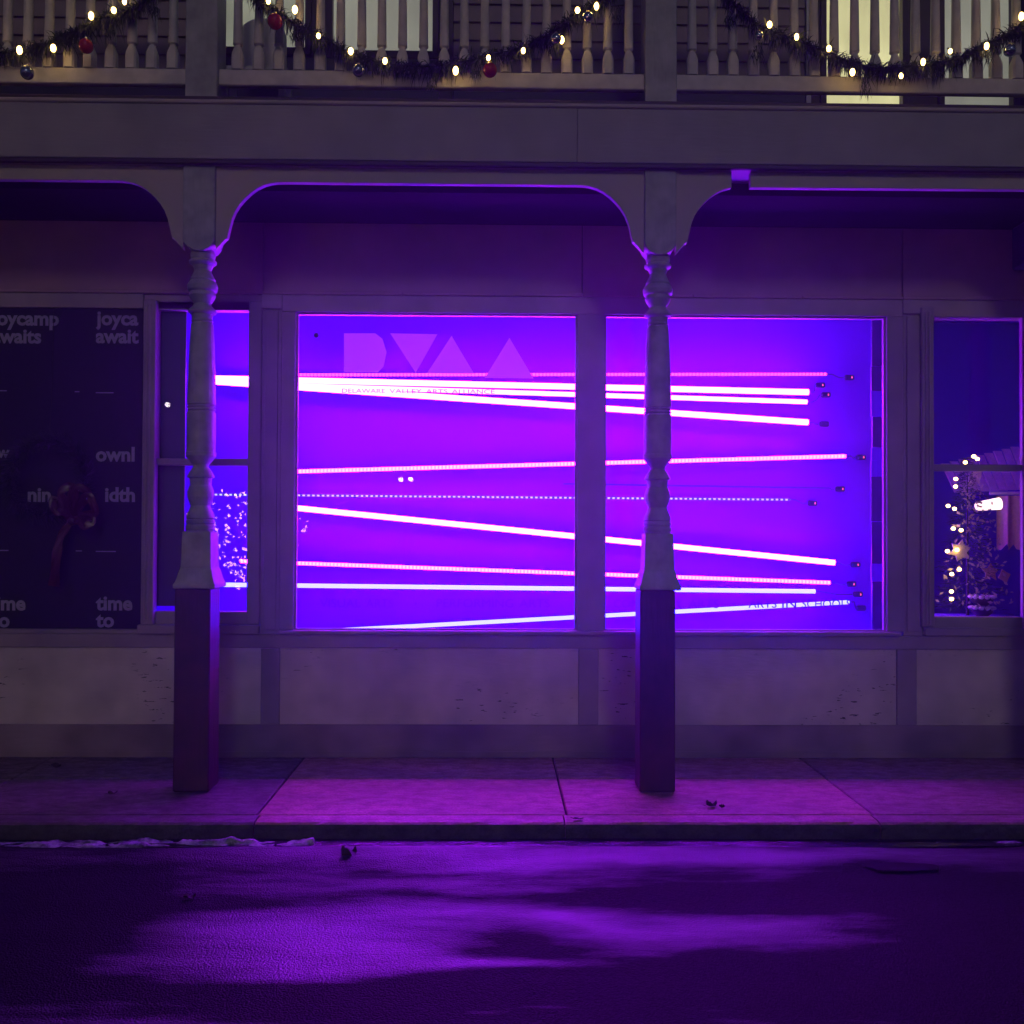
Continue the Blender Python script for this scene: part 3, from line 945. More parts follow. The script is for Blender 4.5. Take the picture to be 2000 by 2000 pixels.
# scalloped arch boards
half = [(0.0925, 3.075), (0.12, 3.107), (0.148, 3.138), (0.156, 3.140), (0.162, 3.165), (0.17, 3.203), (0.182, 3.25), (0.200, 3.295), (0.225, 3.335), (0.255, 3.370),
        (0.29, 3.403), (0.324, 3.428), (0.365, 3.448), (0.405, 3.459), (0.44, 3.4635), (0.478, 3.465)]
ZT = 3.5505
ys0, ys1 = PY + 0.022, PY + 0.062
for k in range(3):
    xa, xb = POSTS[k], POSTS[k + 1]
    left = [(xa + d, z) for d, z in half]
    right = [(xb - d, z) for d, z in half][::-1]
    if k < 2:
        MB().prism([(xa + 0.0925, ZT)] + left + right + [(xb - 0.0925, ZT)], ys0, ys1).build('arch_board', M['spandrel'], porch)
    else:
        cut = xa + 0.412
        L = [(x, z) for x, z in left if x < cut] + [(cut, 3.4605)]
        MB().prism([(xa + 0.0925, ZT)] + L + [(cut, ZT)], ys0, ys1).build('arch_bracket', M['spandrel'], porch)
        c2 = xa + 0.522
        MB().prism([(c2, ZT), (c2, 3.462)] + right + [(xb - 0.0925, ZT)], ys0, ys1).build('arch_board', M['spandrel'], porch)
# thin lath along the top of the arches
# balustrade
rail = MB().box(XL, XR, 5.655, 5.705, 4.035, 4.128).build('bottom_rail', M['baluster'], porch, bevel=0.006)
MB().box(XL, XR, 5.64, 5.72, 4.90, 4.96).build('hand_rail', M['baluster'], porch, bevel=0.01)
bz = 4.1285
bprof = [(0.0315, bz), (0.0315, bz + 0.082), (0.030, bz + 0.096), (0.024, bz + 0.116), (0.0185, bz + 0.134), (0.0175, bz + 0.141), (0.023, bz + 0.147), (0.0275, bz + 0.151),
         (0.0265, bz + 0.17), (0.0245, bz + 0.35), (0.022, bz + 0.55), (0.024, bz + 0.66), (0.0315, bz + 0.69), (0.0315, bz + 0.771)]
bal_me = MB().lathe(0, 0, bprof, 16, [1, 1, 0.95, 0.8, 0.5, 0.3, 0.3, 0.4, 0.35, 0.3, 0.3, 0.6, 1, 1]).mesh('baluster', M['baluster'], smooth=math.radians(35))
for k in range(3):
    n = 20
    xa, xb = POSTS[k] + 0.003 + 0.19, POSTS[k + 1] + 0.003 - 0.18
    for i in range(n):
        x = xa + (xb - xa) * i / (n - 1) + random.uniform(-0.003, 0.003)
        o = link('baluster', bal_me, porch, (x, 5.68, 0))
        o.rotation_euler.z = random.choice((0, PI / 2, PI, -PI / 2)) + random.uniform(-0.04, 0.04)

# ------------------------------------------------------------------ LED bars
YT = 7.447
def led_bar(name, label, p0, p1, wpx, mat, clip=None, dots=0, dark=False, gaps=None, with_glint=True):
    A, B = W(*p0, YT), W(*p1, YT)
    r = wpx / 2 / (FPX / YT)
    t = thing(name, A, label, 'light bar', 'LED light bars in the display window')
    d = (B - A)
    L = d.length
    u = d / L
    n = Vector((0, -1, 0))
    w = u.cross(n).normalized()
    # channel behind the lens
    cb = MB()
    vs_ = []
    for P in (A, B):
        for (a, b_) in ((-1.0, 0.0), (1.0, 0.0), (1.0, -0.9), (-1.0, -0.9)):
            vs_.append(P + w * (a * r) + n * (b_ * min(max(r, 0.008), 0.03)))
    cb.add(vs_, [(0, 1, 5, 4), (1, 2, 6, 5), (2, 3, 7, 6), (3, 0, 4, 7), (0, 3, 2, 1), (4, 5, 6, 7)])
    ch = cb.build('channel', M['channel'], t)
    if not dark:
        lens = MB()
        def seg(s0, s1, rr):
            K = 5
            v2, f2 = [], []
            for s in (s0, s1):
                for k in range(K):
                    th = PI * k / (K - 1)
                    v2.append(A + u * s + w * (rr * math.cos(th)) + n * (rr * math.sin(th) + 0.001))
            for k in range(K - 1):
                f2.append((k, k + 1, K + k + 1, K + k))
            if not dots:
                f2.append(tuple(range(K)))
                f2.append(tuple(range(2 * K - 1, K - 1, -1)))
            lens.add(v2, f2)
        if dots:
            pitch = dots / (FPX / YT)
            s = 0.0
            while s < L - pitch * 0.7:
                seg(s, s + pitch * 0.62, r * 0.95)
                s += pitch
        else:
            seg(0, L, r * 0.98)
        lens.build('light_strip', mat, t)
    if clip:
        Cc = W(*clip, YB - 0.03)
        b2 = MB().box(Cc.x - 0.036, Cc.x + 0.036, YB - 0.03, YB - 0.001, Cc.z - 0.02, Cc.z + 0.02)
        cl = b2.build('connector', M['clip'], t, bevel=0.008)
        if with_glint:
            MB().ball((Cc.x + 0.016, YB - 0.031, Cc.z), 0.005, 0.003, 0.009, 6, 4).build('glint', M['red_glint'], cl)  # glowing dot put in for the red highlight on the connector
        m1 = (B + Cc) / 2 + Vector((0, 0, -0.012))
        MB().tube([B, B + u * 0.04, m1, Cc + Vector((-0.05, 0, 0))], 0.003, 5).build('lead_wire', M['clip'], t)
    return t

led_bar('led_bar', 'thin dotted pink LED bar, topmost in the display window', (580, 732), (1615, 731), 5.5, M['led_pinklow'], (1660, 737))
led_bar('led_bar', 'thick white-pink LED bar just below the topmost dotted bar', (417, 739), (1579, 766), 11.5, M['led_pink'], (1603, 752))
led_bar('led_bar', 'white-violet LED bar, third from the top, crossed by small lettering', (575, 753), (1576, 785), 9, M['led_violet'], (1614, 771))
led_bar('led_bar', 'thick white-pink LED bar, fourth from the top, sloping down to the side with connectors', (417, 745), (1578, 825), 11.5, M['led_pink'], (1611, 828), with_glint=False)
led_bar('led_bar', 'pink LED bar alone at mid height rising towards its connector', (577, 921), (1651, 891), 7, M['led_pinkdots'], (1683, 893))
led_bar('led_bar', 'unlit dark LED bar between the rising pink bar and the dotted blue bar', (1100, 945), (1610, 953), 3, None, (1642, 955), dark=True)
led_bar('led_bar', 'thin dotted blue-white LED bar in the middle of the window', (413, 966), (1543, 976), 3.4, M['led_bluelow'], (1588, 983))
led_bar('led_bar', 'thick white-pink LED bar with the steepest downward slope', (577, 992), (1630, 1099), 10.5, M['led_pink'], (1672, 1103))
led_bar('led_bar', 'pink LED bar close above the long white-blue bar', (470, 1096), (1621, 1138), 6.5, M['led_pinkdots'], (1664, 1141))
led_bar('led_bar', 'long white-blue LED bar, nearly level, second lowest in the window', (433, 1142), (1592, 1155), 8.5, M['led_blue'], (1677, 1161))
led_bar('led_bar', 'white-blue LED bar, lowest, rising from the window sill', (660, 1231), (1658, 1176), 8, M['led_blue'], (1683, 1188), with_glint=False)

# ------------------------------------------------------------------ garlands, bulbs, ornaments
def catmull(pts, n):
    out = []
    P = [pts[0]] + pts + [pts[-1]]
    for i in range(1, len(P) - 2):
        for k in range(n):
            t = k / n
            p0, p1, p2, p3 = P[i - 1], P[i], P[i + 1], P[i + 2]
            out.append(0.5 * ((2 * p1) + (p2 - p0) * t + (2 * p0 - 5 * p1 + 4 * p2 - p3) * t * t + (3 * p1 - p0 - 3 * p2 + p3) * t ** 3))
    out.append(pts[-1])
    return out

YGA = 5.60
def garland(label, keys, bulbs, strands):
    pts = [W(x, y, YGA) + Vector((0, random.uniform(-0.01, 0.01), 0)) for x, y in keys]
    line = catmull(pts, 14)
    t = thing('garland', pts[len(pts) // 2], label, 'garland', 'garlands on the balcony rail')
    MB().tube(line, 0.007, 6).build('wire', M['wire'], t)
    fb = MB()
    for i in range(len(line) - 1):
        a, b_ = line[i], line[i + 1]
        seglen = (b_ - a).length
        tan = (b_ - a).normalized()
        dens = 0.7 + 0.6 * noise.noise(a * 6)
        for k in range(max(3, int(seglen * 2600 * dens))):
            p = a.lerp(b_, random.random())
            ang = random.uniform(0, 2 * PI)
            side_ = Vector((0, math.cos(ang), math.sin(ang)))
            d = (side_ + tan * random.uniform(-0.7, 0.7) + Vector((0, 0, -0.45))).normalized()
            ln = random.uniform(0.03, 0.085) * (1.5 if random.random() < 0.1 else 1)
            q = Vector((random.uniform(-1, 1), random.uniform(-1, 1), random.uniform(-1, 1))).cross(d).normalized() * random.uniform(0.0018, 0.0035)
            mid = p + d * ln * 0.55 + Vector((0, 0, -ln * 0.05))
            tip = p + d * ln + Vector((0, 0, -ln * 0.3))
            fb.add([p - q, p + q, mid + q, mid - q, tip], [(0, 1, 2, 3), (3, 2, 4)])
    for (sx, sy, ln) in strands:
        base = W(sx, sy, YGA - 0.02)
        for k in range(46):
            p = base + Vector((random.uniform(-0.03, 0.03), random.uniform(-0.02, 0.02), -random.random() * ln))
            d = Vector((random.uniform(-0.5, 0.5), random.uniform(-0.5, 0.3), -1)).normalized()
            q = Vector((1, random.uniform(-1, 1), 0)).normalized() * 0.0028
            fb.add([p - q, p + q, p + d * random.uniform(0.03, 0.08)], [(0, 1, 2)])
    fb.build('foliage', M['needle'], t)
    for (bx, by) in bulbs:
        c = W(bx, by, YGA - 0.055)
        r = random.uniform(0.0115, 0.0155)
        bo = MB().ball(c, r, r, r * random.uniform(1.2, 1.7), 8, 6).build('bulb', M['bulb'], t, smooth=True)
        MB().tube([c + Vector((0, 0.004, r)), c + Vector((0, 0.03, r + 0.02))], 0.005, 6).build('socket', M['wire'], bo)
    return t

garland('dark tinsel garland with warm bulbs, on the balcony bay above the black poster',
        [(-330, -100), (-200, 20), (-80, 86), (0, 102), (60, 97), (120, 76), (165, 55), (215, 32), (270, 12), (310, -30)],
        [(38, 98), (104, 94), (178, 31), (222, 20), (243, 3), (-90, 84), (-200, 15)],
        [(215, 50, 0.06), (120, 60, 0.03), (300, 10, 0.06)])
garland('dark tinsel garland with warm bulbs, on the balcony bay between both posts',
        [(478, -30), (520, 10), (580, 48), (640, 82), (700, 112), (790, 128), (870, 127), (940, 112), (1020, 94), (1080, 65), (1120, 30), (1170, 3), (1210, -30)],
        [(524, 2), (576, 19), (622, 70), (685, 100), (752, 119), (890, 138), (954, 113), (1022, 99), (1128, 20), (1165, 12), (1097, 78)],
        [(842, 140, 0.10), (575, 60, 0.04), (1082, 80, 0.06), (1205, 10, 0.08), (930, 135, 0.03)])
garland('dark tinsel garland with warm bulbs, on the balcony bay beneath the bright upper windows',
        [(1408, -25), (1440, 15), (1490, 55), (1560, 82), (1620, 108), (1700, 130), (1790, 130), (1860, 116), (1930, 86), (1990, 55), (2060, 10), (2120, -40)],
        [(1503, 48), (1556, 72), (1619, 95), (1665, 141), (1803, 121), (1856, 100), (1927, 90), (1995, 32), (1760, 148)],
        [(1425, 30, 0.05), (1690, 150, 0.10), (1480, 80, 0.10), (1925, 100, 0.05)])

def ornament(px, py, rpx, mat, label, Y=YGA - 0.07):
    c = W(px, py, Y)
    r = rpx / (FPX / Y)
    t = thing('ornament', c, label, 'ornament', 'ball ornaments hanging on the garlands')
    MB().ball(c, r, r, r * 1.02, 20, 14).build('ball', mat, t, smooth=True)
    MB().lathe(c.x, c.y, [(r * 0.25, c.z + r * 0.95), (r * 0.25, c.z + r * 1.2)], 10).build('cap', M['cap'], t)
    MB().tube([c + Vector((0, 0, r * 1.2)), c + Vector((0, 0.05, r * 1.2 + 0.03))], 0.0015, 5).build('hook', M['wire'], t)
ornament(168, 90, 14, M['redball'], 'shiny red ball ornament above the black poster bay')
ornament(53, 142, 13, M['blueball'], 'blue-silver ball ornament hanging on the rail above the black poster')
ornament(537, 42, 15, M['redball'], 'shiny red ball ornament high beside the balcony post, before the lit window')
ornament(700, 138, 12, M['blueball'], 'pale blue ball ornament hanging low on the middle garland')
ornament(957, 137, 14, M['redball'], 'red ball ornament at the bottom of the middle garland')
ornament(1148, 34, 11, M['silverball'], 'silver ball ornament at the upper end of the middle garland')
ornament(1086, 76, 11, M['silverball'], 'silver ball ornament between two bulbs on the rising middle garland')
ornament(1482, 70, 9, M['silverball'], 'small silver ball ornament on the garland under the upper siding')
ornament(1972, 98, 12, M['blueball'], 'bluish ball ornament at the far end of the garland below bright windows')

# ------------------------------------------------------------------ wreath with bow before the poster
wc = W(92, 935, F - 0.06)
wr = thing('wreath', wc, 'dark evergreen wreath with a red ribbon bow and tail before the black poster', 'wreath')
fb = MB()
R_ = 0.24
for k in range(2600):
    a = random.uniform(0, 2 * PI)
    b_ = random.uniform(0, 2 * PI)
    rad = R_ + 0.05 * math.cos(b_) * random.random()
    p = wc + Vector((rad * math.cos(a), 0.03 * math.sin(b_) - 0.0, rad * math.sin(a)))
    d = Vector((math.cos(a) * math.cos(b_) - 0.5 * math.sin(a), -abs(math.sin(b_)) * 0.8, math.sin(a) * math.cos(b_) + 0.5 * math.cos(a))).normalized()
    q = d.cross(Vector((random.uniform(-1, 1), random.uniform(-1, 1), 0.3))).normalized() * 0.0022
    ln = random.uniform(0.03, 0.07)
    fb.add([p - q, p + q, p + d * ln], [(0, 1, 2)])
fb.build('foliage', M['needle'], wr)
def ribbon(pts, w0, w1, name, parent):
    mb = MB()
    vs_, fs_ = [], []
    n = len(pts)
    for i, p in enumerate(pts):
        t = (pts[min(i + 1, n - 1)] - pts[max(i - 1, 0)]).normalized()
        s = t.cross(Vector((0, 1, 0))).normalized()
        wv = w0 + (w1 - w0) * i / (n - 1)
        for k in range(5):
            c = (k / 4 - 0.5) * 2
            vs_.append(p + s * (c * wv) + Vector((0, 0.008 * math.sin(c * 5 + i * 0.9), 0)))
    for i in range(n - 1):
        for k in range(4):
            a = i * 5 + k
            fs_.append((a, a + 1, a + 6, a + 5))
    mb.add(vs_, fs_)
    return mb.build(name, M['ribbon'], parent, smooth=True)
def wp(px, py, dy=-0.10):
    return W(px, py, F + dy)
bow = wp(140, 1018)
MB().ball(bow, 0.03, 0.02, 0.028, 10, 8).build('bow_knot', M['ribbon'], wr, smooth=True)
for (ax, ay, bx, by) in ((172, 968, 186, 1000), (150, 952, 172, 962), (118, 962, 140, 950), (108, 998, 104, 975), (165, 1028, 180, 1016)):
    ribbon(catmull([wp(140, 1015), wp((140 + ax) / 2, (1015 + ay) / 2 - 6, -0.13), wp(ax, ay, -0.15), wp(bx, by, -0.13), wp((140 + bx) / 2, (1015 + by) / 2, -0.11), wp(142, 1016)], 5), 0.022, 0.03, 'bow_loop', wr)
ribbon(catmull([wp(136, 1022), wp(118, 1050), wp(110, 1090), wp(105, 1145, -0.07)], 6), 0.02, 0.034, 'ribbon_tail', wr)
MB().tube([wc + Vector((0, 0.02, R_)), wc + Vector((0, 0.05, R_ + 0.25)), Vector((wc.x, F + 0.01, 2.95))], 0.002, 5).build('hanger', M['wire'], wr)

# ------------------------------------------------------------------ balcony chair
def cp(px, py, Y=6.05):
    return W(px, py, Y)
cx_ = cp(512, 60).x
chair = thing('balcony_chair', (cx_, 6.0, ZD), 'pale round-backed chair standing on the balcony before the lit upper window', 'chair')
MCH = M['whitewood']
zt = cp(512, 36).z
zb2 = cp(512, 122).z - 0.12
out_ = []
for k in range(17):
    a = PI * k / 16
    out_.append((cx_ + 0.15 * math.cos(a), zt - 0.13 + 0.13 * math.sin(a)))
out_ += [(cx_ - 0.15, zb2), (cx_ + 0.15, zb2)]
MB().prism(out_, 6.04, 6.065).build('backrest', MCH, chair, bevel=0.005)
MB().box(cx_ - 0.2, cx_ + 0.2, 5.83, 6.05, zb2 - 0.03, zb2 - 0.001).build('seat', MCH, chair, bevel=0.006)
for sx in (-0.17, 0.17):
    for sy in (5.85, 6.03):
        MB().box(cx_ + sx - 0.018, cx_ + sx + 0.018, sy - 0.018, sy + 0.018, ZD, zb2 - 0.031).build('leg', MCH, chair)

# ------------------------------------------------------------------ things seen in the right-hand sash window
def rp(px, py, Y):
    return W(px, py, Y)
TY = 6.85
tb = rp(1890, 1190, TY)
tree = thing('christmas_tree', (tb.x, TY, 0.73), 'slim dark Christmas tree strung with warm bulbs inside the far sash window', 'christmas tree')
MB().tube([(tb.x, TY, 0.731), (tb.x, TY, 2.0)], [0.012, 0.003], 8).build('trunk', M['wire'], tree)
fb = MB()
for k in range(3800):
    t = random.random() ** 1.3
    z = 0.95 + 1.05 * t
    rad = (0.20 * (1 - t) + 0.02) * (0.7 + 0.5 * abs(math.sin(z * 19)))
    a = random.uniform(0, 2 * PI)
    rr = rad * math.sqrt(random.random())
    p = Vector((tb.x + rr * math.cos(a), TY + rr * math.sin(a), z))
    d = Vector((math.cos(a), math.sin(a), random.uniform(-0.5, 0.3))).normalized()
    q = d.cross(Vector((random.uniform(-1, 1), random.uniform(-1, 1), 1))).normalized() * 0.0025
    fb.add([p - q, p + q, p + d * random.uniform(0.025, 0.06)], [(0, 1, 2)])
fb.build('foliage', M['needle'], tree)
for (zx, zy) in ((612, 368), (640, 388), (545, 415), (470, 545), (468, 605), (410, 757), (460, 780), (450, 935), (512, 948), (404, 1113), (480, 1103), (497, 1257), (438, 1293), (436, 1430), (436, 1490)):
    c = rp(1750 + zx / 4.025, 800 + zy / 4.025, TY - 0.12)
    MB().ball(c, 0.0155, 0.013, 0.012, 6, 4).build('bulb', M['bulb'], tree, smooth=True)

M['starpaper'] = plain('pale pink paper', (0.75, 0.58, 0.52), 0.7)
M['leafpaper'] = plain('orange paper leaf', (0.70, 0.42, 0.32), 0.7)
M['curtain'] = plain('pink curtain cloth', (0.72, 0.40, 0.34), 0.8)
M['cream'] = plain('cream plank', (0.85, 0.68, 0.6), 0.7)
M['lamp'] = emit('lit lampshade', (1.0, 0.66, 0.54), 2.4, (0.6, 0.5, 0.45))
M['white'] = plain('white glaze', (0.75, 0.72, 0.75), 0.3)
M['bowl'] = plain('dark bowl', (0.06, 0.04, 0.07), 0.4)

def star(px, py, r, n, mat, name, label, cat, Y, jag=0.45, rot=0.3):
    c = rp(px, py, Y)
    t = thing(name, c, label, cat)
    pts = []
    for k in range(2 * n):
        a = rot + PI * k / n
        rr = r * (1 if k % 2 == 0 else jag) * random.uniform(0.9, 1.1)
        pts.append((c.x + rr * math.cos(a), c.z + rr * math.sin(a)))
    MB().prism(pts, Y - 0.006, Y).build('paper', mat, t)
    MB().tube([c, c + Vector((0, 0.10, 0.02))], 0.0015, 5).build('hook', M['wire'], t)
star(1874, 1076, 0.078, 6, M['starpaper'], 'paper_star', 'pale paper star hung among the bulbs of the Christmas tree', 'star ornament', TY - 0.1, 0.62)
star(1934, 1117, 0.068, 5, M['leafpaper'], 'paper_leaf', 'orange jagged paper leaf beside the Christmas tree', 'leaf ornament', TY - 0.05, 0.5)
star(1961, 1125, 0.05, 4, M['leafpaper'], 'paper_leaf', 'smaller reddish paper leaf farther from the Christmas tree bulbs', 'leaf ornament', TY + 0.02, 0.6)

tn = MB()
for k in range(260):
    t = random.random()
    z = 0.98 + 0.95 * t
    a = random.uniform(0, 2 * PI)
    rr = (0.24 * (1 - t) + 0.05) * math.sqrt(random.random())
    p = Vector((tb.x + 0.03 + rr * math.cos(a), TY - 0.06 + 0.5 * rr * math.sin(a), z))
    d = Vector((random.uniform(-1, 1), random.uniform(-0.4, 0.4), random.uniform(-1, 1))).normalized() * random.uniform(0.008, 0.026)
    q = d.cross(Vector((0, 1, 0))).normalized() * random.uniform(0.004, 0.011)
    tn.add([p - d, p + q, p + d, p - q], [(0, 1, 2, 3)])
tn.build('tinsel', M['starpaper'], tree)['kind'] = 'stuff'
# curtain
cb = MB()
c0, c1 = rp(1946, 968, 7.4), rp(1990, 1062, 7.4)
nx = 40
vs_, fs_ = [], []
for i in range(nx + 1):
    x = c0.x + (c1.x + 0.5 - c0.x) * i / nx
    y = 7.4 + 0.025 * math.sin(i * 1.1) + 0.012 * math.sin(i * 2.3)
    vs_ += [(x, y, c0.z), (x, y, c1.z - 0.05 * abs(math.sin(i * 0.8)))]
for i in range(nx):
    fs_.append((2 * i, 2 * i + 1, 2 * i + 3, 2 * i + 2))
cur = cb.add(vs_, fs_).build('curtain', M['curtain'], smooth=True)
tag(cur, 'short pink curtain hanging inside the far sash window', 'curtain')
rodp = rp(1946, 966, 7.4)
rod = MB().tube([(rodp.x - 0.05, 7.4, rodp.z + 0.012), (4.949, 7.4, rodp.z + 0.012)], 0.012, 8).build('curtain_rod', M['cream'])
tag(rod, 'pale rod carrying the pink curtain inside the far sash window', 'curtain rod')
# plank awning inside
aw = thing('plank_canopy', rp(1930, 940, 7.6), 'row of pale pinkish planks high inside the far sash window', 'canopy')
for k in range(9):
    p0, p1 = rp(1866 + k * 17.5, 962 - k * 0.8, 7.55), rp(1881 + k * 17.5, 962 - k * 0.8, 7.55)
    top = rp(1900, 905 - k * 4.2, 7.75)
    MB().add([(p0.x, 7.55, p0.z), (p1.x, 7.55, p0.z), (p1.x, 7.78, top.z), (p0.x, 7.78, top.z),
              (p0.x, 7.57, p0.z), (p1.x, 7.57, p0.z), (p1.x, 7.80, top.z), (p0.x, 7.80, top.z)],
             [(0, 1, 2, 3), (7, 6, 5, 4), (0, 4, 5, 1), (2, 6, 7, 3), (1, 5, 6, 2), (0, 3, 7, 4)]).build('plank', M['cream'], aw)
pa, pb = rp(1866, 940, 7.8), rp(2020, 930, 7.8)
MB().box(pa.x, 4.949, 7.81, 7.84, pa.z - 0.01, pa.z + 0.03).build('batten', M['cream'], aw)
# lamp
lp = rp(1930, 986, 7.2)
lamp = thing('lampshade', lp, 'small lit pale lampshade under the planks inside the far sash window', 'lamp')
MB().tube([lp + Vector((-0.085, 0, -0.012)), lp + Vector((0.085, 0, 0.01))], [0.032, 0.045], 16).build('shade', M['lamp'], lamp, smooth=math.radians(40))
MB().tube([lp + Vector((0.02, 0.02, 0.04)), lp + Vector((0.02, 0.3, 0.16))], 0.006, 6).build('bracket', M['bowl'], lamp)
# bowls on the window board
bb = rp(1918, 1203, 6.75)
MB().box(2.80, 3.52, F + 0.13, 6.98, 0.86, 0.90).build('window_board', M['roomdark'], shop)
for k, (lab, dz) in enumerate((('dark bowl with a white scalloped rim on the far window board, lower of two', 0.0), ('dark bowl with a white scalloped rim stacked on the lower bowl', 0.075))):
    z0 = 0.9005 + dz
    bo = thing('bowl', (bb.x, 6.75, z0), lab, 'bowl', 'stacked bowls in the far window')
    MB().lathe(bb.x, 6.75, [(0.035, z0), (0.07, z0 + 0.03), (0.078, z0 + 0.055)], 20).build('body', M['bowl'], bo, smooth=math.radians(40))
    rm = MB()
    for i in range(12):
        a = 2 * PI * i / 12
        rm.ball((bb.x + 0.074 * math.cos(a), 6.75 + 0.074 * math.sin(a), z0 + 0.06), 0.018, 0.018, 0.013, 8, 6)
    rm.build('rim', M['white'], bo, smooth=True)

# dark bracket box at the right edge under the porch
sp = W(2010, 482, F - 0.1)
box_ = thing('wall_speaker', (sp.x, F, sp.z), 'small dark box mounted on the frieze under the porch at the picture edge', 'speaker')
MB().box(sp.x - 0.08, sp.x + 0.12, F - 0.20, F - 0.03, sp.z - 0.14, sp.z + 0.14).build('case', M['clip'], box_, bevel=0.012)
MB().box(sp.x - 0.02, sp.x + 0.04, F - 0.0299, F + 0.005, sp.z - 0.04, sp.z + 0.04).build('bracket', M['clip'], box_)

# ------------------------------------------------------------------ leaves and stones
def leaf(px, py, zg, L, wd, label, rot, curl=0.5):
    c = G(px, py, zg)
    o = thing('dead_leaf', (c.x, c.y, zg), label, 'leaf')
    n = 7
    vs_, fs_ = [], []
    ca, sa = math.cos(rot), math.sin(rot)
    for i in range(n + 1):
        t = i / n
        wv = wd * math.sin(PI * min(1, t * 0.92 + 0.04)) ** 0.7
        for j in (-1, -0.5, 0, 0.5, 1):
            x = (t - 0.5) * L
            y = j * wv * (1 + 0.25 * math.sin(i * 2.7))
            z = 0.004 + curl * wd * (abs(j) ** 1.5) * (0.6 + 0.5 * math.sin(i)) + 0.35 * curl * wd * (t - 0.5) ** 2 * 4
            vs_.append((c.x + ca * x - sa * y, c.y + sa * x + ca * y, zg + z))
    for i in range(n):
        for j in range(4):
            a = i * 5 + j
            fs_.append((a, a + 1, a + 6, a + 5))
    MB().add(vs_, fs_).build('blade', M['leaf'], o, smooth=True)
    s0 = Vector((c.x - ca * L * 0.5, c.y - sa * L * 0.5, zg + 0.006))
    MB().tube([s0, s0 + Vector((-ca * L * 0.35, -sa * L * 0.35, 0.008))], 0.0015, 5).build('stalk', M['leaf'], o)
leaf(1390, 1576, 0.001, 0.06, 0.025, 'dark curled dead leaf on the pink-lit sidewalk near the second post', 0.2, 1.0)
leaf(1410, 1579, 0.001, 0.02, 0.014, 'tiny dark leaf scrap beside the curled leaf on the sidewalk', 1.2, 1.2)
leaf(682, 1676, ROAD_Z, 0.075, 0.035, 'crumpled dead leaf lying on the wet road below the kerb', 0.5, 1.3)
leaf(110, 1499, 0.003, 0.06, 0.03, 'dark leaf on the damp sidewalk under the poster window', -0.1, 0.6)
leaf(220, 1552, 0.001, 0.05, 0.02, 'dark leaf on the sidewalk beside the first post', 0.4, 0.7)
leaf(1130, 1601, 0.001, 0.05, 0.014, 'flat dark leaf lying on the kerb stone between the posts', 0.0, 0.4)
leaf(370, 1755, ROAD_Z, 0.05, 0.02, 'small pale-edged leaf on the wet road before the first post', 0.3, 0.6)

# ------------------------------------------------------------------ across the street: what the panes mirror
def mirror(px, py, Yl):
    Ym = 2 * (F + 0.045) - Yl
    p = W(px, py, Ym)
    return Vector((p.x, Yl, p.z))
M['lampglobe'] = emit('white lamp globe', (1.0, 0.92, 0.86), 34.0)
def street_lamp(px, py, px2, py2, label):
    a, b_ = mirror(px, py, -9.0), mirror(px2, py2, -9.0)
    c = (a + b_) / 2
    t = thing('street_lamp', (c.x, c.y, ROAD_Z), label, 'street lamp', 'lamps across the street')
    MB().tube([(c.x, c.y, ROAD_Z), (c.x, c.y, c.z - 0.1)], 0.05, 8).build('pole', M['darktrim'], t)
    MB().tube([a + Vector((0, 0, -0.06)), b_ + Vector((0, 0, -0.06))], 0.02, 8).build('arm', M['darktrim'], t)
    for p in (a, b_):
        MB().ball(p, 0.055, 0.055, 0.055, 12, 8).build('globe', M['lampglobe'], t, smooth=True)
street_lamp(783, 937, 802, 936, 'low twin-globe street lamp across the street, mirrored in the big pane')
street_lamp(311, 797, 328, 791, 'tall twin-globe lamp added across the street for the dots mirrored in the sash window')  # added pair: repeats the first lamp's reflection, since this pane is not tilted
M['fairy'] = emit('fairy light', (1.0, 0.45, 0.42), 30.0)
sc_ = mirror(500, 1000, -5.0)
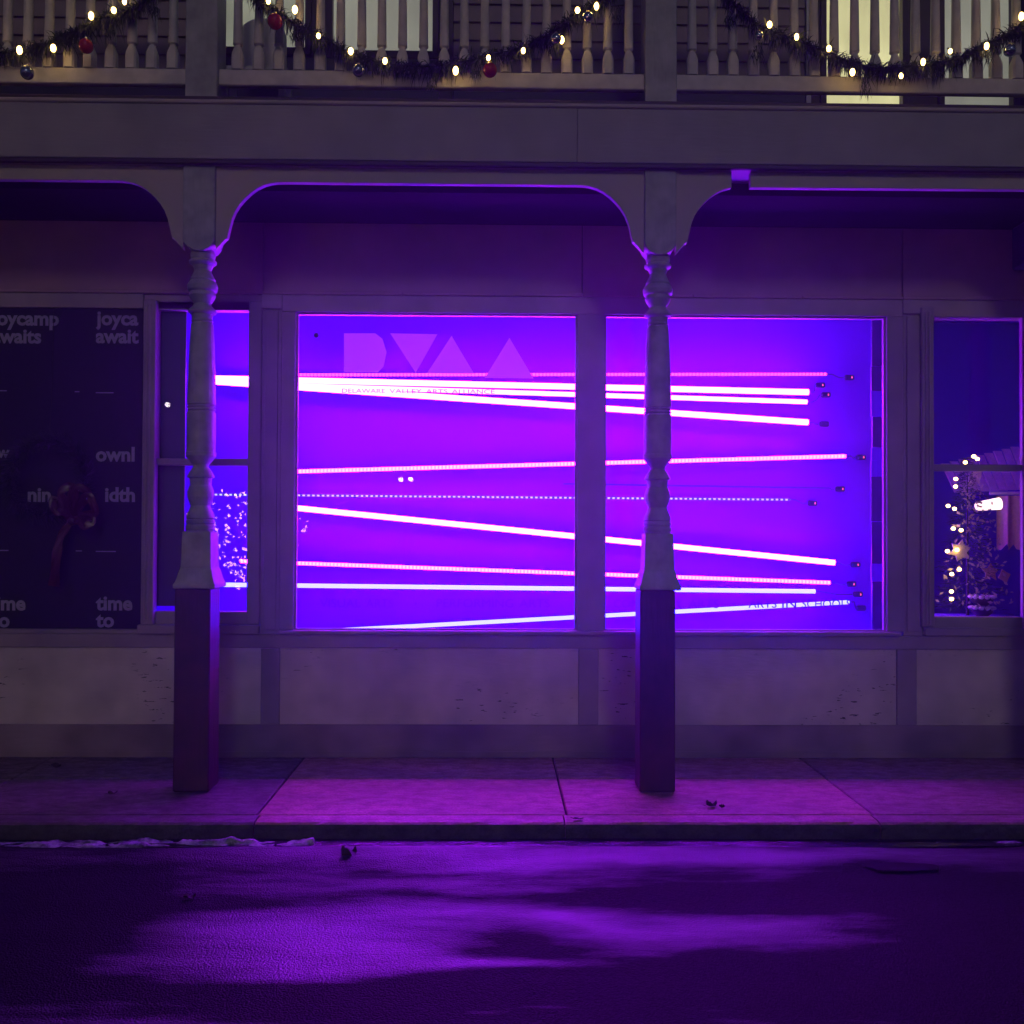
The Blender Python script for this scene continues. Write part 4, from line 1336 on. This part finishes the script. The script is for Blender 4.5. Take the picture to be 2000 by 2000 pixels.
shrub = thing('lit_shrub', (sc_.x, -5.0, ROAD_Z), 'bare shrub wound with fairy lights across the street, mirrored in the panes', 'shrub')
sb, fl = MB(), MB()
for k in range(26):
    a = random.uniform(-0.9, 0.9)
    p0 = Vector((sc_.x + random.uniform(-0.1, 0.1), -5.0 + random.uniform(-0.2, 0.2), ROAD_Z))
    p1 = p0 + Vector((a * 0.5, random.uniform(-0.3, 0.3), 0.9))
    p2 = p0 + Vector((a * 1.15, random.uniform(-0.5, 0.5), 1.2 + 1.2 * random.random()))
    sb.tube([p0, p1, p2], [0.02, 0.012, 0.004], 5)
    for j in range(13):
        t = random.uniform(0.25, 1)
        q = p0.lerp(p1, t * 2) if t < 0.5 else p1.lerp(p2, t * 2 - 1)
        q = q + Vector((random.uniform(-0.12, 0.12), random.uniform(-0.1, 0.1), random.uniform(-0.12, 0.12)))
        s = random.uniform(0.016, 0.034)
        fl.ball(q, s, s, s * random.uniform(0.6, 1.4), 4, 2)
sb.build('stems', M['wire'], shrub)
fl.build('fairy_lights', M['fairy'], shrub)['kind'] = 'stuff'

# ------------------------------------------------------------------ damp night air, added to stand for the veiling glare of the lens
hz = structure(MB().box(-120, 120, -45, 60, -1.2, 7.6).build('veil_haze', M['glass']), 'stuff')
hm = bpy.data.materials.new('veil glare air')
hm.use_nodes = True
hm.node_tree.nodes.clear()
ho = hm.node_tree.nodes.new('ShaderNodeOutputMaterial')
hv = hm.node_tree.nodes.new('ShaderNodeVolumePrincipled')
hv.inputs['Color'].default_value = (0.60, 0.62, 1.0, 1)  # bluish scatter carries the tint of the lens glare
hv.inputs['Density'].default_value = 0.0065
hv.inputs['Anisotropy'].default_value = 0.8
hm.node_tree.links.new(hv.outputs[0], ho.inputs['Volume'])
hz.data.materials.clear()
hz.data.materials.append(hm)

for k in ('fairy', 'lampglobe', 'red_glint', 'led_bluelow', 'led_pinklow'):
    M[k].cycles.emission_sampling = 'NONE'      # tiny or faint sources: seen, but not worth a lamp sample each
